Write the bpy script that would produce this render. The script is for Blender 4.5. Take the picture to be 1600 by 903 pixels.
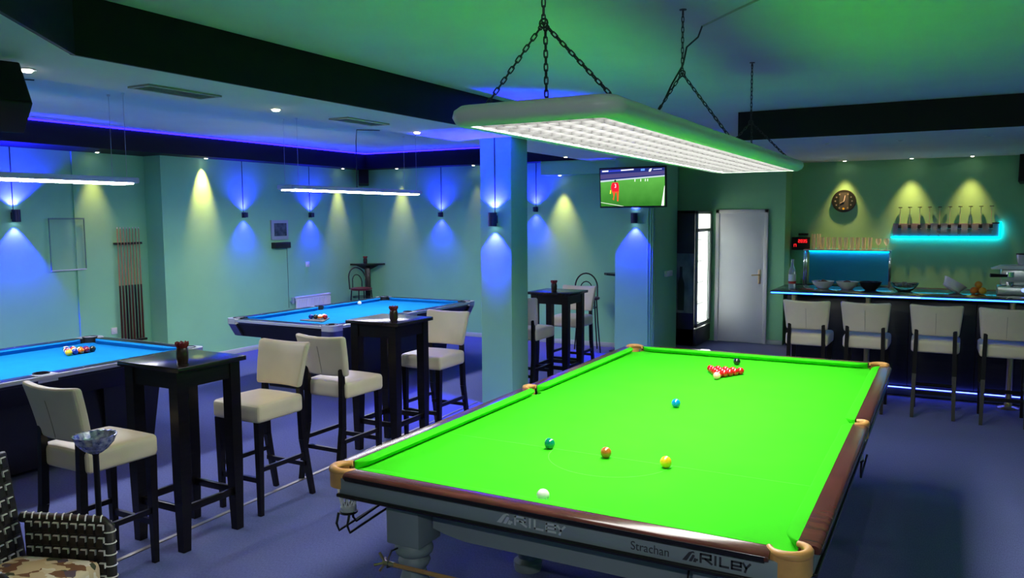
import bpy, bmesh, math, random
from mathutils import Vector, Matrix
random.seed(7)
PI = math.pi
scene = bpy.context.scene
for _o in list(bpy.data.objects):
    bpy.data.objects.remove(_o)
COL = scene.collection

# ------------------------------------------------------------------ camera
YAW, PITCH, ROLL, FPX = -0.500705, -0.089096, -0.006339, 1249.148
CAM = Vector((1.34458, -2.67256, 1.97252))
_F = Vector((math.sin(YAW)*math.cos(PITCH), math.cos(YAW)*math.cos(PITCH), math.sin(PITCH)))
_R = Vector((math.cos(YAW), -math.sin(YAW), 0)); _U = _R.cross(_F)
_R2 = _R*math.cos(ROLL)+_U*math.sin(ROLL); _U2 = -_R*math.sin(ROLL)+_U*math.cos(ROLL)
cd = bpy.data.cameras.new('camera'); cam = bpy.data.objects.new('camera', cd); COL.objects.link(cam)
cd.sensor_width = 36.0; cd.sensor_fit = 'HORIZONTAL'; cd.lens = 36.0*FPX/1600.0
cd.clip_start = 0.05; cd.clip_end = 60
_m = Matrix((( _R2.x, _U2.x, -_F.x, CAM.x), (_R2.y, _U2.y, -_F.y, CAM.y), (_R2.z, _U2.z, -_F.z, CAM.z), (0, 0, 0, 1)))
cam.matrix_world = _m
scene.camera = cam
# ------------------------------------------------------------------ world, exposure
w = bpy.data.worlds.new('world'); scene.world = w; w.use_nodes = True
w.node_tree.nodes['Background'].inputs[0].default_value = (0.05, 0.07, 0.1, 1)
w.node_tree.nodes['Background'].inputs[1].default_value = 0.0
scene.view_settings.view_transform = 'Standard'
scene.view_settings.look = 'None'
scene.view_settings.gamma = 1.0
scene.view_settings.use_curve_mapping = False
scene.view_settings.exposure = 0.7
# light levels
P_SNOOKER = 100.0
E_PENDANT = 32.0
P_SCONCE = 140.0
P_DOWN = 30.0
BLUE = (0.010, 0.006, 1.0)
CYAN = (0.0, 0.55, 1.0)
WARM = (1.0, 0.52, 0.17)

# ------------------------------------------------------------------ materials
_mats = {}
def mat(name, col=(0.5, 0.5, 0.5), rough=0.5, metal=0.0, spec=0.5, var=0.0, vscale=8.0, bump=0.0, bscale=60.0,
        emit=None, estr=0.0, trans=0.0, ior=1.45, alpha=1.0, coat=0.0, sheen=0.0, stretch=None, col2=None):
    if name in _mats:
        return _mats[name]
    m = bpy.data.materials.new(name); m.use_nodes = True
    nt = m.node_tree; b = nt.nodes['Principled BSDF']
    b.inputs['Base Color'].default_value = (*col, 1)
    b.inputs['Roughness'].default_value = rough
    b.inputs['Metallic'].default_value = metal
    b.inputs['Specular IOR Level'].default_value = spec
    b.inputs['Transmission Weight'].default_value = trans
    b.inputs['IOR'].default_value = ior
    b.inputs['Alpha'].default_value = alpha
    b.inputs['Coat Weight'].default_value = coat
    b.inputs['Sheen Weight'].default_value = sheen
    if emit is not None:
        b.inputs['Emission Color'].default_value = (*emit, 1); b.inputs['Emission Strength'].default_value = estr
    tc = None
    if var > 0 or bump > 0:
        tc = nt.nodes.new('ShaderNodeTexCoord'); mp = nt.nodes.new('ShaderNodeMapping')
        nt.links.new(tc.outputs['Object'], mp.inputs['Vector'])
        if stretch: mp.inputs['Scale'].default_value = stretch
    if var > 0:
        n = nt.nodes.new('ShaderNodeTexNoise'); n.inputs['Scale'].default_value = vscale; n.inputs['Detail'].default_value = 5
        nt.links.new(mp.outputs[0], n.inputs['Vector'])
        mx = nt.nodes.new('ShaderNodeMix'); mx.data_type = 'RGBA'
        c2 = col2 if col2 else tuple(max(0, c*(1-var)) for c in col)
        c1 = col if col2 else tuple(min(1, c*(1+var)) for c in col)
        mx.inputs[6].default_value = (*c1, 1); mx.inputs[7].default_value = (*c2, 1)
        rp = nt.nodes.new('ShaderNodeValToRGB'); rp.color_ramp.elements[0].position = 0.3; rp.color_ramp.elements[1].position = 0.7
        nt.links.new(n.outputs['Fac'], rp.inputs[0]); nt.links.new(rp.outputs[0], mx.inputs[0])
        nt.links.new(mx.outputs[2], b.inputs['Base Color'])
    if bump > 0:
        n2 = nt.nodes.new('ShaderNodeTexNoise'); n2.inputs['Scale'].default_value = bscale; n2.inputs['Detail'].default_value = 4
        nt.links.new(mp.outputs[0], n2.inputs['Vector'])
        bp = nt.nodes.new('ShaderNodeBump'); bp.inputs['Strength'].default_value = bump; bp.inputs['Distance'].default_value = 0.004
        nt.links.new(n2.outputs['Fac'], bp.inputs['Height']); nt.links.new(bp.outputs[0], b.inputs['Normal'])
    _mats[name] = m
    return m
def emis(name, col, s):
    if name in _mats: return _mats[name]
    m = bpy.data.materials.new(name); m.use_nodes = True
    nt = m.node_tree; nt.nodes.clear()
    e = nt.nodes.new('ShaderNodeEmission'); o = nt.nodes.new('ShaderNodeOutputMaterial')
    e.inputs[0].default_value = (*col, 1); e.inputs[1].default_value = s
    nt.links.new(e.outputs[0], o.inputs[0]); _mats[name] = m
    return m

WALL = mat('mint_paint', (0.28, 0.65, 0.35), 0.75, var=0.05, vscale=1.5, bump=0.15, bscale=90)
CEIL = mat('white_ceiling_paint', (0.72, 0.74, 0.72), 0.85, var=0.03, vscale=2, bump=0.1, bscale=120)
FASCIA = mat('black_fascia_paint', (0.006, 0.006, 0.008), 0.6, spec=0.25)
SKIRT = mat('pale_skirting', (0.5, 0.55, 0.5), 0.6)
WOODBLK = mat('black_stained_wood', (0.005, 0.004, 0.004), 0.32, var=0.5, vscale=5, stretch=(1, 1, 12), spec=0.4)
LEATHER = mat('cream_leather', (0.70, 0.61, 0.43), 0.42, var=0.05, vscale=5, bump=0.12, bscale=180)
SEAM = mat('leather_seam', (0.30, 0.25, 0.17), 0.7)
STEEL = mat('brushed_steel', (0.55, 0.56, 0.58), 0.3, 1.0)
CHROME = mat('chrome', (0.8, 0.8, 0.82), 0.12, 1.0)
BRASS = mat('brass', (0.75, 0.55, 0.25), 0.3, 1.0)
BLKMETAL = mat('black_metal', (0.01, 0.01, 0.011), 0.4, 0.3)
BLKPLAST = mat('black_plastic', (0.012, 0.012, 0.013), 0.45)
WHITEPL = mat('white_plastic', (0.75, 0.75, 0.74), 0.4)
GLASS = mat('clear_glass', (0.92, 0.97, 0.96), 0.03, trans=1.0, ior=1.3)

# ------------------------------------------------------------------ mesh builder
class M:
    def __init__(s): s.v = []; s.f = []
    def _bm(s, bm):
        o = len(s.v); bm.verts.ensure_lookup_table()
        for i, v in enumerate(bm.verts): v.index = i
        s.v += [tuple(v.co) for v in bm.verts]
        s.f += [tuple(o+v.index for v in f.verts) for f in bm.faces]
        bm.free(); return s
    def box(s, x0, x1, y0, y1, z0, z1, bev=0.0, seg=2, sub=0, fn=None):
        bm = bmesh.new(); bmesh.ops.create_cube(bm, size=1)
        for v in bm.verts:
            v.co = Vector((x0+(v.co.x+.5)*(x1-x0), y0+(v.co.y+.5)*(y1-y0), z0+(v.co.z+.5)*(z1-z0)))
        if bev > 0: bmesh.ops.bevel(bm, geom=bm.edges[:], offset=bev, segments=seg, profile=0.5, affect='EDGES')
        if sub: bmesh.ops.subdivide_edges(bm, edges=bm.edges[:], cuts=sub, use_grid_fill=True)
        if fn:
            for v in bm.verts: v.co = Vector(fn(v.co))
        return s._bm(bm)
    def ring(s, p0, p1, r0, r1, n=12, cap=True):
        a = Vector(p0); b = Vector(p1); d = (b-a).normalized()
        u = d.orthogonal().normalized(); w_ = d.cross(u); o = len(s.v)
        for p, r in ((a, r0), (b, r1)):
            for i in range(n):
                t = 2*PI*i/n; s.v.append(tuple(p+(u*math.cos(t)+w_*math.sin(t))*r))
        for i in range(n):
            j = (i+1) % n; s.f.append((o+i, o+j, o+n+j, o+n+i))
        if cap:
            s.f.append(tuple(o+i for i in reversed(range(n)))); s.f.append(tuple(o+n+i for i in range(n)))
        return s
    cyl = ring
    def bar(s, p0, p1, a0, b0, a1=None, b1=None, up=(0, 0, 1)):   # tapered square bar
        a1 = a0 if a1 is None else a1; b1 = b0 if b1 is None else b1
        A = Vector(p0); B = Vector(p1); d = (B-A).normalized(); U = Vector(up)
        if abs(d.dot(U)) > .95: U = Vector((0, 1, 0))
        x = d.cross(U).normalized(); y = x.cross(d); o = len(s.v)
        for p, a, b in ((A, a0, b0), (B, a1, b1)):
            for sx, sy in ((-1, -1), (1, -1), (1, 1), (-1, 1)): s.v.append(tuple(p+x*sx*a/2+y*sy*b/2))
        s.f += [(o+3, o+2, o+1, o), (o+4, o+5, o+6, o+7)]
        for i in range(4):
            j = (i+1) % 4; s.f.append((o+i, o+j, o+4+j, o+4+i))
        return s
    def tube(s, pts, r, n=8, closed=False, cap=True):
        P = [Vector(p) for p in pts]; N = len(P); o = len(s.v); u = None
        rs = r if isinstance(r, (list, tuple)) else [r]*N
        for k in range(N):
            a = P[(k-1) % N] if (closed or k > 0) else P[k]
            b = P[(k+1) % N] if (closed or k < N-1) else P[k]
            d = (b-a).normalized()
            if u is None: u = d.orthogonal().normalized()
            u = (u-d*u.dot(d))
            u = u.normalized() if u.length > 1e-6 else d.orthogonal().normalized()
            w_ = d.cross(u)
            for i in range(n):
                t = 2*PI*i/n; s.v.append(tuple(P[k]+(u*math.cos(t)+w_*math.sin(t))*rs[k]))
        for k in range(N if closed else N-1):
            k2 = (k+1) % N
            for i in range(n):
                j = (i+1) % n; s.f.append((o+k*n+i, o+k*n+j, o+k2*n+j, o+k2*n+i))
        if cap and not closed:
            s.f.append(tuple(o+i for i in reversed(range(n)))); s.f.append(tuple(o+(N-1)*n+i for i in range(n)))
        return s
    def lathe(s, prof, n=20, c=(0, 0, 0)):
        o = len(s.v); K = len(prof)
        for r, z in prof:
            for i in range(n):
                t = 2*PI*i/n; s.v.append((c[0]+r*math.cos(t), c[1]+r*math.sin(t), c[2]+z))
        for k in range(K-1):
            for i in range(n):
                j = (i+1) % n; s.f.append((o+k*n+i, o+k*n+j, o+(k+1)*n+j, o+(k+1)*n+i))
        if prof[0][0] > 1e-6: s.f.append(tuple(o+i for i in reversed(range(n))))
        if prof[-1][0] > 1e-6: s.f.append(tuple(o+(K-1)*n+i for i in range(n)))
        return s
    def prism(s, poly, z0, z1, plane='xy'):
        o = len(s.v); n = len(poly)
        def P(a, b, c): return (a, b, c) if plane == 'xy' else ((a, c, b) if plane == 'xz' else (c, a, b))
        for z in (z0, z1):
            for a, b in poly: s.v.append(P(a, b, z))
        s.f.append(tuple(o+i for i in reversed(range(n)))); s.f.append(tuple(o+n+i for i in range(n)))
        for i in range(n):
            j = (i+1) % n; s.f.append((o+i, o+j, o+n+j, o+n+i))
        return s
    def loft(s, rings, closed_ring=True, cap=True):
        o = len(s.v); n = len(rings[0])
        for r in rings: s.v += [tuple(p) for p in r]
        for k in range(len(rings)-1):
            for i in range(n if closed_ring else n-1):
                j = (i+1) % n; s.f.append((o+k*n+i, o+k*n+j, o+(k+1)*n+j, o+(k+1)*n+i))
        if cap and closed_ring:
            s.f.append(tuple(o+i for i in reversed(range(n)))); s.f.append(tuple(o+(len(rings)-1)*n+i for i in range(n)))
        return s
    def sphere(s, c, r, n=20, m=12):
        return s.lathe([(r*math.sin(PI*k/m) if 0 < k < m else 0.0, -r*math.cos(PI*k/m)) for k in range(m+1)], n, c)
    def quad(s, a, b, c, d):
        o = len(s.v); s.v += [tuple(a), tuple(b), tuple(c), tuple(d)]; s.f.append((o, o+1, o+2, o+3)); return s
    def mesh(s, name, smooth=35, flipfix=True):
        me = bpy.data.meshes.new(name); me.from_pydata(s.v, [], s.f)
        bm = bmesh.new(); bm.from_mesh(me)
        bmesh.ops.remove_doubles(bm, verts=bm.verts[:], dist=1e-6)
        if flipfix: bmesh.ops.recalc_face_normals(bm, faces=bm.faces[:])
        bm.to_mesh(me); bm.free()
        if smooth:
            for p in me.polygons: p.use_smooth = True
            me.set_sharp_from_angle(angle=math.radians(smooth))
        return me
    def obj(s, name, m, parent=None, smooth=35, loc=None, flipfix=True):
        me = s.mesh(name, smooth, flipfix); me.materials.append(m)
        o = bpy.data.objects.new(name, me); COL.objects.link(o)
        if parent: o.parent = parent
        if loc: o.location = loc
        return o

def tag(o, label, cat, group=None):
    o['label'] = label; o['category'] = cat
    if group: o['group'] = group
    return o
def thing(name, label, cat, loc=(0, 0, 0), rz=0.0, group=None):
    o = bpy.data.objects.new(name, None); COL.objects.link(o); o.empty_display_size = 0.1
    o.location = loc; o.rotation_euler = (0, 0, rz)
    return tag(o, label, cat, group)
def struct(o, label=None):
    o['kind'] = 'structure'
    if label: o['label'] = label
    return o
def dup(root, loc, rz, label, group=None):
    r = root.copy(); COL.objects.link(r); r.location = loc; r.rotation_euler = (0, 0, rz); r['label'] = label
    if group: r['group'] = group
    for ch in list(root.children):
        c = ch.copy(); COL.objects.link(c); c.parent = r
        for g in list(ch.children):
            d = g.copy(); COL.objects.link(d); d.parent = c
    return r
def spot(name, loc, target, power, color, angle, blend=0.4, radius=0.02, parent=None):
    l = bpy.data.lights.new(name, 'SPOT'); l.energy = power; l.color = color
    l.spot_size = math.radians(angle); l.spot_blend = blend; l.shadow_soft_size = radius
    o = bpy.data.objects.new(name, l); COL.objects.link(o)
    d = Vector(target)-Vector(loc)
    o.rotation_euler = d.to_track_quat('-Z', 'Y').to_euler(); o.location = loc
    if parent: o.parent = parent
    return o
def text_mesh(body, size, name, m, parent, mtx, extrude=0.0006, xscale=1.0, shear=0.0):
    cu = bpy.data.curves.new(name, 'FONT'); cu.body = body; cu.size = size; cu.extrude = extrude; cu.shear = shear
    t = bpy.data.objects.new(name, cu); COL.objects.link(t)
    dg = bpy.context.evaluated_depsgraph_get(); me = bpy.data.meshes.new_from_object(t.evaluated_get(dg))
    bpy.data.objects.remove(t)
    me.materials.clear(); me.materials.append(m)
    for v in me.vertices: v.co.x *= xscale
    me.transform(mtx)
    o = bpy.data.objects.new(name, me); COL.objects.link(o); o.parent = parent
    return o

# ================================================================== the room
H = 3.09          # ceiling
S = 2.79          # soffits
XW, YW = -7.84, 8.6
fl = M().box(-8.7, 4.7, -5.2, 10.8, -0.1, 0.0)
CARPET = bpy.data.materials.new('blue_carpet'); CARPET.use_nodes = True
def _carpet():
    nt = CARPET.node_tree; b = nt.nodes['Principled BSDF']; b.inputs['Roughness'].default_value = 0.95
    b.inputs['Specular IOR Level'].default_value = 0.1; b.inputs['Sheen Weight'].default_value = 0.1
    tc = nt.nodes.new('ShaderNodeTexCoord')
    mp = nt.nodes.new('ShaderNodeMapping'); mp.inputs['Scale'].default_value = (60, 18, 1); nt.links.new(tc.outputs['Object'], mp.inputs[0])
    n = nt.nodes.new('ShaderNodeTexNoise'); n.inputs['Scale'].default_value = 3.0; n.inputs['Detail'].default_value = 6; nt.links.new(mp.outputs[0], n.inputs['Vector'])
    n3 = nt.nodes.new('ShaderNodeTexNoise'); n3.inputs['Scale'].default_value = 0.9; nt.links.new(tc.outputs['Object'], n3.inputs['Vector'])
    ad = nt.nodes.new('ShaderNodeMath'); ad.operation = 'MULTIPLY_ADD'; ad.inputs[1].default_value = 0.35; nt.links.new(n3.outputs['Fac'], ad.inputs[0]); nt.links.new(n.outputs['Fac'], ad.inputs[2])
    r = nt.nodes.new('ShaderNodeValToRGB'); r.color_ramp.elements[0].position = 0.45; r.color_ramp.elements[1].position = 0.95
    r.color_ramp.elements[0].color = (0.058, 0.072, 0.20, 1); r.color_ramp.elements[1].color = (0.11, 0.13, 0.33, 1)
    nt.links.new(ad.outputs[0], r.inputs[0]); nt.links.new(r.outputs[0], b.inputs['Base Color'])
    bp = nt.nodes.new('ShaderNodeBump'); bp.inputs['Strength'].default_value = 0.5; bp.inputs['Distance'].default_value = 0.004
    nt.links.new(n.outputs['Fac'], bp.inputs['Height']); nt.links.new(bp.outputs[0], b.inputs['Normal'])
_carpet()
floor = struct(fl.obj('floor', CARPET, smooth=0))
_a = Vector((-2.78, -0.9, 0)); _b = Vector((-3.045, 4.55, 0))
struct(M().bar(_a+Vector((0, 0, .002)), _b+Vector((0, 0, .002)), 0.03, 0.006).obj('trim_1', mat('floor_strip', (0.30, 0.28, 0.25), 0.4, 0.8), smooth=0), 'thin metal carpet strip running across the floor')
struct(M().box(-8.7, 4.7, -5.2, 10.8, H, H+0.1).obj('ceiling', CEIL, smooth=0))
# left wall with its two steps
struct(M().box(-8.7, XW, 4.455, 8.8, 0, H).box(-8.7, -8.17, 3.45, 4.455, 0, H).box(-8.7, -8.19, -5.2, 3.45, 0, H).obj('wall_left', WALL, smooth=0))
struct(M().box(XW, -2.80, YW, 8.8, 0, H).obj('wall_back', WALL, smooth=0))
struct(M().box(-2.82, -2.24, 8.0, 9.04, 0, H).box(-2.82, -2.62, 9.04, 9.95, 0, H).obj('wall_pier', WALL, smooth=0), 'mint wall pier carrying the television')
struct(M().box(-2.84, -0.848, 9.95, 10.8, 0, H).obj('wall_door_side', WALL, smooth=0))
struct(M().box(-0.848, 4.7, 10.5, 10.8, 0, H).obj('wall_bar_side', WALL, smooth=0))
struct(M().box(4.5, 4.7, -5.2, 10.5, 0, H).obj('wall_right', WALL, smooth=0))
struct(M().box(-8.27, 4.5, -5.2, -5.0, 0, H).obj('wall_front', WALL, smooth=0))
struct(M().box(-2.98, -2.61, 4.55, 4.91, 0, S, bev=0.006, seg=2).obj('column', WALL), 'square mint column between the pool and snooker areas')
# soffit along the snooker area, with diagonal return, and its black fascia
poly = [(-3.33, -5.0), (1.53, -5.0), (-2.5, -0.17), (-2.5, 8.6), (-3.33, 8.6)]
struct(M().prism(poly, S, H).obj('ceiling_soffit', CEIL, smooth=0), 'white lowered ceiling strip with spotlights')
struct(M().box(-2.5, -2.48, -0.178, 8.0, S-0.004, H-0.001).obj('trim_2', FASCIA, smooth=0), 'long black fascia beside the snooker ceiling')
d_ = Vector((1.53+2.5, -5.0+0.17, 0)).normalized(); nn = Vector((-d_.y, d_.x, 0))
p0 = Vector((-2.5, -0.17, 0)); p1 = Vector((1.53, -5.0, 0))
struct(M().prism([(p0.x, p0.y), (p1.x, p1.y), (p1.x+nn.x*.02, p1.y+nn.y*.02), (p0.x+nn.x*.02, p0.y+nn.y*.02)], S-0.004, H-0.001).obj('trim_3', FASCIA, smooth=0), 'diagonal black fascia at the near corner')
# bulkhead round the pool area
struct(M().box(-8.19, -7.52, -5.0, 8.6, 2.82, H).box(-7.52, -3.33, 8.3, 8.6, 2.82, H).obj('ceiling_bulkhead', FASCIA, smooth=0), 'black bulkhead round the pool area')
# bar soffit
struct(M().box(-0.69, 4.5, 6.22, 10.5, S, H).obj('ceiling_bar_soffit', CEIL, smooth=0), 'white lowered ceiling over the bar')
struct(M().box(-0.71, 4.5, 6.20, 6.22, S-0.003, H-0.001).box(-0.71, -0.69, 6.22, 9.95, S-0.003, H-0.001).obj('trim_4', FASCIA, smooth=0), 'black fascia in front of the bar ceiling')
# duct box on the back wall
struct(M().box(-4.165, -2.82, 8.33, YW, 2.612, 2.82, bev=0.004).obj('wall_duct_box', WALL), 'mint boxed duct high on the back wall')
# skirting
struct(M().box(XW, -2.82, YW-0.015, YW, 0, 0.07, bev=0.003).obj('baseboard_back', SKIRT))
struct(M().box(XW, XW+0.015, 4.455, YW, 0, 0.07, bev=0.003).obj('baseboard_left', SKIRT))
struct(M().box(-1.09, -0.848, 9.935, 9.95, 0, 0.07, bev=0.003).obj('baseboard_door_side', SKIRT))
# blue light strips along the top of the bulkhead
LEDB = emis('blue_led', (0.006, 0.003, 1.0), 16.0)
o = M().box(-7.52, -7.505, -1.0, 8.30, H-0.022, H-0.004).obj('led_strip', LEDB, smooth=0); tag(o, 'blue light strip along the top of the black bulkhead on the left wall', 'light strip')
o = M().box(-7.50, -3.4, 8.285, 8.30, H-0.022, H-0.004).obj('led_strip', LEDB, smooth=0); tag(o, 'blue light strip along the top of the black bulkhead on the back wall', 'light strip')

# door
DOORM = mat('white_door_paint', (0.72, 0.73, 0.76), 0.45, var=0.02, vscale=3)
def door():
    d = bpy.data.objects.new('door_1', None); COL.objects.link(d); d.location = (-1.49, 9.95, 0); d['kind'] = 'structure'; d['label'] = 'plain white door beside the drinks fridge'
    M().box(-0.345, 0.345, -0.02, 0.0, 0.005, 2.02, bev=0.003).obj('door_leaf', DOORM, d)
    f = M(); f.box(-0.40, -0.345, -0.035, 0, 0, 2.075, bev=0.004).box(0.345, 0.40, -0.035, 0, 0, 2.075, bev=0.004).box(-0.40, 0.40, -0.035, 0, 2.02, 2.075, bev=0.004)
    f.obj('door_frame', mat('white_frame_paint', (0.68, 0.68, 0.68), 0.5), d)
    h = M().box(0.265, 0.305, -0.03, -0.02, 0.93, 1.15, bev=0.004).obj('handle_plate', BRASS, d)
    M().tube([(0.285, -0.03, 1.07), (0.285, -0.07, 1.07), (0.26, -0.075, 1.07), (0.175, -0.072, 1.065)], 0.009, 8).obj('handle', BRASS, h)
    M().ring((0.285, -0.03, 0.97), (0.285, -0.045, 0.97), 0.012, 0.012).obj('key_lock', BRASS, h)
door()

# ================================================================== snooker table
CLOTH = mat('green_cloth', (0.042, 0.57, 0.009), 0.9, var=0.06, vscale=4, bump=0.05, bscale=500, spec=0.1)
MAHOG = mat('mahogany_gloss', (0.085, 0.026, 0.02), 0.18, var=0.35, vscale=6, stretch=(1, 6, 1), spec=0.4, coat=0.0)
GREYP = mat('grey_painted_wood', (0.20, 0.235, 0.25), 0.5, var=0.05, vscale=3)
TAN = mat('tan_leather', (0.58, 0.29, 0.09), 0.4, var=0.12, vscale=20, bump=0.1, bscale=150)
HL, HW = 1.7845, 0.889
BED = 0.86; RT = BED+0.038
st = thing('snooker_table', 'full-size snooker table with bright green cloth, mahogany rails and grey apron', 'snooker table', (0, HL, 0))
def arc(cx, cy, r, a0, a1, n):
    return [(cx+r*math.cos(math.radians(a0+(a1-a0)*i/n)), cy+r*math.sin(math.radians(a0+(a1-a0)*i/n))) for i in range(n+1)]
PC = 0.048   # pocket centre offset outward from nose lines
def bedpoly_fixed():
    # counter-clockwise outline of the cloth with six round notches
    ex, ey = HW+0.05, HL+0.05; out = []
    def notch(cx, cy, r, a0, a1): out.extend(arc(cx, cy, r, a0, a1, 12))
    c = 0.03; r = 0.052
    # start right side going up
    notch(HW+0.05, 0, 0.045, 270, 90)
    notch(HW+c, HL+c, r, -68, -202)
    notch(-(HW+c), HL+c, r, 22, -112)
    notch(-(HW+0.05), 0, 0.045, 90, -90)
    notch(-(HW+c), -(HL+c), r, 112, -22)
    notch(HW+c, -(HL+c), r, 202, 68)
    return out
M().prism(bedpoly_fixed(), BED-0.045, BED).obj('bed_cloth', CLOTH, st, smooth=0)
# markings
LINEM = mat('cloth_line', (0.08, 0.63, 0.035), 0.9)
ly = -HL+0.737
mk = M().box(-HW, HW, ly-0.0016, ly+0.0016, BED, BED+0.0004)
ap = arc(0, ly, 0.292, 180, 360, 40)
for (a, b) in zip(ap[:-1], ap[1:]): mk.bar((a[0], a[1], BED+0.0002), (b[0], b[1], BED+0.0002), 0.0032, 0.0004)
mk.obj('baulk_marking', LINEM, st, smooth=0)
# cushions
CPROF = [(0.0, 0.031), (0.003, 0.036), (0.010, 0.0385), (0.052, 0.040), (0.052, 0.002), (0.030, 0.002), (0.012, 0.016)]
def cushion(a, b, out, e0, e1):
    a = Vector(a); b = Vector(b); d = (b-a); L = d.length; d.normalize(); n = Vector(out)
    st_ = []
    N = 7
    for k in range(N+1):                                            # start end curve
        u = 1-k/N; st_.append((e0*(k/N), 0.046*(u**2.2)))
    st_.append((L*0.5, 0))
    for k in range(N+1):
        u = k/N; st_.append((L-e1*(1-u), 0.046*(u**2.2)))
    rings = []
    for s_, sh in st_:
        p = a+d*s_
        rings.append([p+n*min(0.052, t*(1-sh/0.052)+sh)+Vector((0, 0, BED+z)) for t, z in CPROF])
    return M().loft(rings)
cg = 0.085   # nose gap at corner
mg = 0.055   # gap at middle
def addc(a, b, out, e0, e1): cushion(a, b, out, e0, e1).obj('cushion', CLOTH, st, smooth=50)
addc((-HW+0.035, -HL, 0), (HW-0.035, -HL, 0), (0, -1, 0), 0.09, 0.09)
addc((-HW+0.035, HL, 0), (HW-0.035, HL, 0), (0, 1, 0), 0.09, 0.09)
for sx in (-1, 1):
    addc((sx*HW, -HL+0.035, 0), (sx*HW, -0.045, 0), (sx, 0, 0), 0.09, 0.05)
    addc((sx*HW, 0.045, 0), (sx*HW, HL-0.035, 0), (sx, 0, 0), 0.05, 0.09)
# wooden rails
RPROF = [(0.052, RT+0.001), (0.108, RT+0.001), (0.121, RT-0.004), (0.128, RT-0.014), (0.127, BED+0.014), (0.120, BED+0.008), (0.052, BED+0.008)]
def rail(a, b, out):
    a = Vector(a); b = Vector(b); n = Vector(out); d = (b-a).normalized()
    rings = []
    for p, sh in ((a, 0.012), (a+d*0.012, 0), (b-d*0.012, 0), (b, 0.012)):
        cxp = 0.09; cz = BED+0.022
        rings.append([p+n*(cxp+(t-cxp)*(1-sh*8))+Vector((0, 0, cz+(z-cz)*(1-sh*8))) for t, z in RPROF])
    wr_ = M().loft(rings).obj('wooden_rail', MAHOG, st, smooth=40)
    PR2 = [(0.10, BED+0.027), (0.1288, BED+0.027), (0.1285, BED+0.012), (0.1215, BED+0.005), (0.10, BED+0.005)]
    M().loft([[p+n*t+Vector((0, 0, z)) for t, z in PR2] for p in (a+d*0.012, b-d*0.012)]).obj('rail_edge_band', mat('ebonised_wood', (0.01, 0.008, 0.008), 0.25), wr_, smooth=30)
rail((-HW+0.015, -HL, 0), (HW-0.015, -HL, 0), (0, -1, 0)); rail((-HW+0.015, HL, 0), (HW-0.015, HL, 0), (0, 1, 0))
for sx in (-1, 1):
    rail((sx*HW, -HL+0.015, 0), (sx*HW, -0.052, 0), (sx, 0, 0)); rail((sx*HW, 0.052, 0), (sx*HW, HL-0.015, 0), (sx, 0, 0))
# pockets: leather rim, skirt, net and wire return rails
NETM = mat('white_net', (0.8, 0.8, 0.78), 0.8)
def pocket(cx, cy, a0, a1, rr, corner):
    pts = arc(cx, cy, rr, a0, a1, 16)
    rim = M().tube([(x, y, RT-0.006) for x, y in pts], [0.010+0.008*math.sin(PI*min(1, max(0.12, i/16))) for i in range(17)], 10)
    po = rim.obj('pocket_rim', TAN, st, smooth=60)
    outer = arc(cx, cy, rr+0.013, a0+(8 if corner else 14), a1-(8 if corner else 14), 16); inner = arc(cx, cy, rr-0.004, a0+8, a1-8, 16)
    rings = []
    for (ox, oy), (ix, iy) in zip(outer, inner):
        rings.append([(ox, oy, RT-0.010), (ox, oy, BED+0.006), (ox, oy, BED-0.040), (ix, iy, BED-0.046), (ix, iy, RT-0.012)])
    M().loft(rings).obj('leather_skirt', TAN, po, smooth=50)
    net = M()
    for k in range(10):
        t = 2*PI*k/10
        net.tube([(cx+0.046*math.cos(t), cy+0.046*math.sin(t), BED-0.04), (cx+0.040*math.cos(t+.3), cy+0.040*math.sin(t+.3), BED-0.09), (cx+0.030*math.cos(t+.6), cy+0.030*math.sin(t+.6), BED-0.135)], 0.0028, 5)
        net.tube([(cx+0.046*math.cos(t), cy+0.046*math.sin(t), BED-0.04), (cx+0.040*math.cos(t-.3), cy+0.040*math.sin(t-.3), BED-0.09), (cx+0.030*math.cos(t-.6), cy+0.030*math.sin(t-.6), BED-0.135)], 0.0028, 5)
    net.obj('pocket_net', NETM, po)
    M().lathe([(0.022, -0.004), (0.034, 0.006), (0.036, 0.024), (0.030, 0.034), (0.026, 0.034), (0.028, 0.006)], 14, (cx, cy, BED-0.165)).obj('net_cup', mat('grey_plastic', (0.45, 0.46, 0.45), 0.5), po)
    # wire rails
    wr = M(); ux, uy = (-1 if cx > 0 else 1), 0.0
    if corner: ux, uy = 0.0, (-1 if cy > 0 else 1)
    else: ux, uy = 0.0, 1.0
    px, py = -uy, ux
    for off in (-0.03, 0.03):
        wr.tube([(cx+px*off-ux*.03, cy+py*off-uy*.03, BED-0.165), (cx+px*off-ux*.045, cy+py*off-uy*.045, BED-0.21), (cx+px*off-ux*.03, cy+py*off-uy*.03, BED-0.245), (cx+px*off+ux*0.30, cy+py*off+uy*0.30, BED-0.215)], 0.0055, 6)
    wr.tube([(cx+px*.0-ux*-.03, cy+py*.0-uy*-.03, BED-0.17), (cx+ux*.03, cy+uy*.03, BED-0.20), (cx+ux*.05, cy+uy*.05, BED-0.225), (cx+ux*0.30, cy+uy*0.30, BED-0.195)], 0.0055, 6)
    wr.tube([(cx+0.037*math.cos(2*PI*k/14), cy+0.037*math.sin(2*PI*k/14), BED-0.165) for k in range(14)], 0.005, 6, closed=True)
    wr.obj('ball_rail', BLKMETAL, po)
for sx in (-1, 1):
    for sy in (-1, 1):
        cx, cy = sx*(HW+0.034), sy*(HL+0.034); base = math.degrees(math.atan2(sy, sx))
        pocket(cx, cy, base-118, base+118, 0.062, True)
    base = 0 if sx > 0 else 180
    pocket(sx*(HW+0.066), 0, base-98, base+98, 0.046, False)
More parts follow.
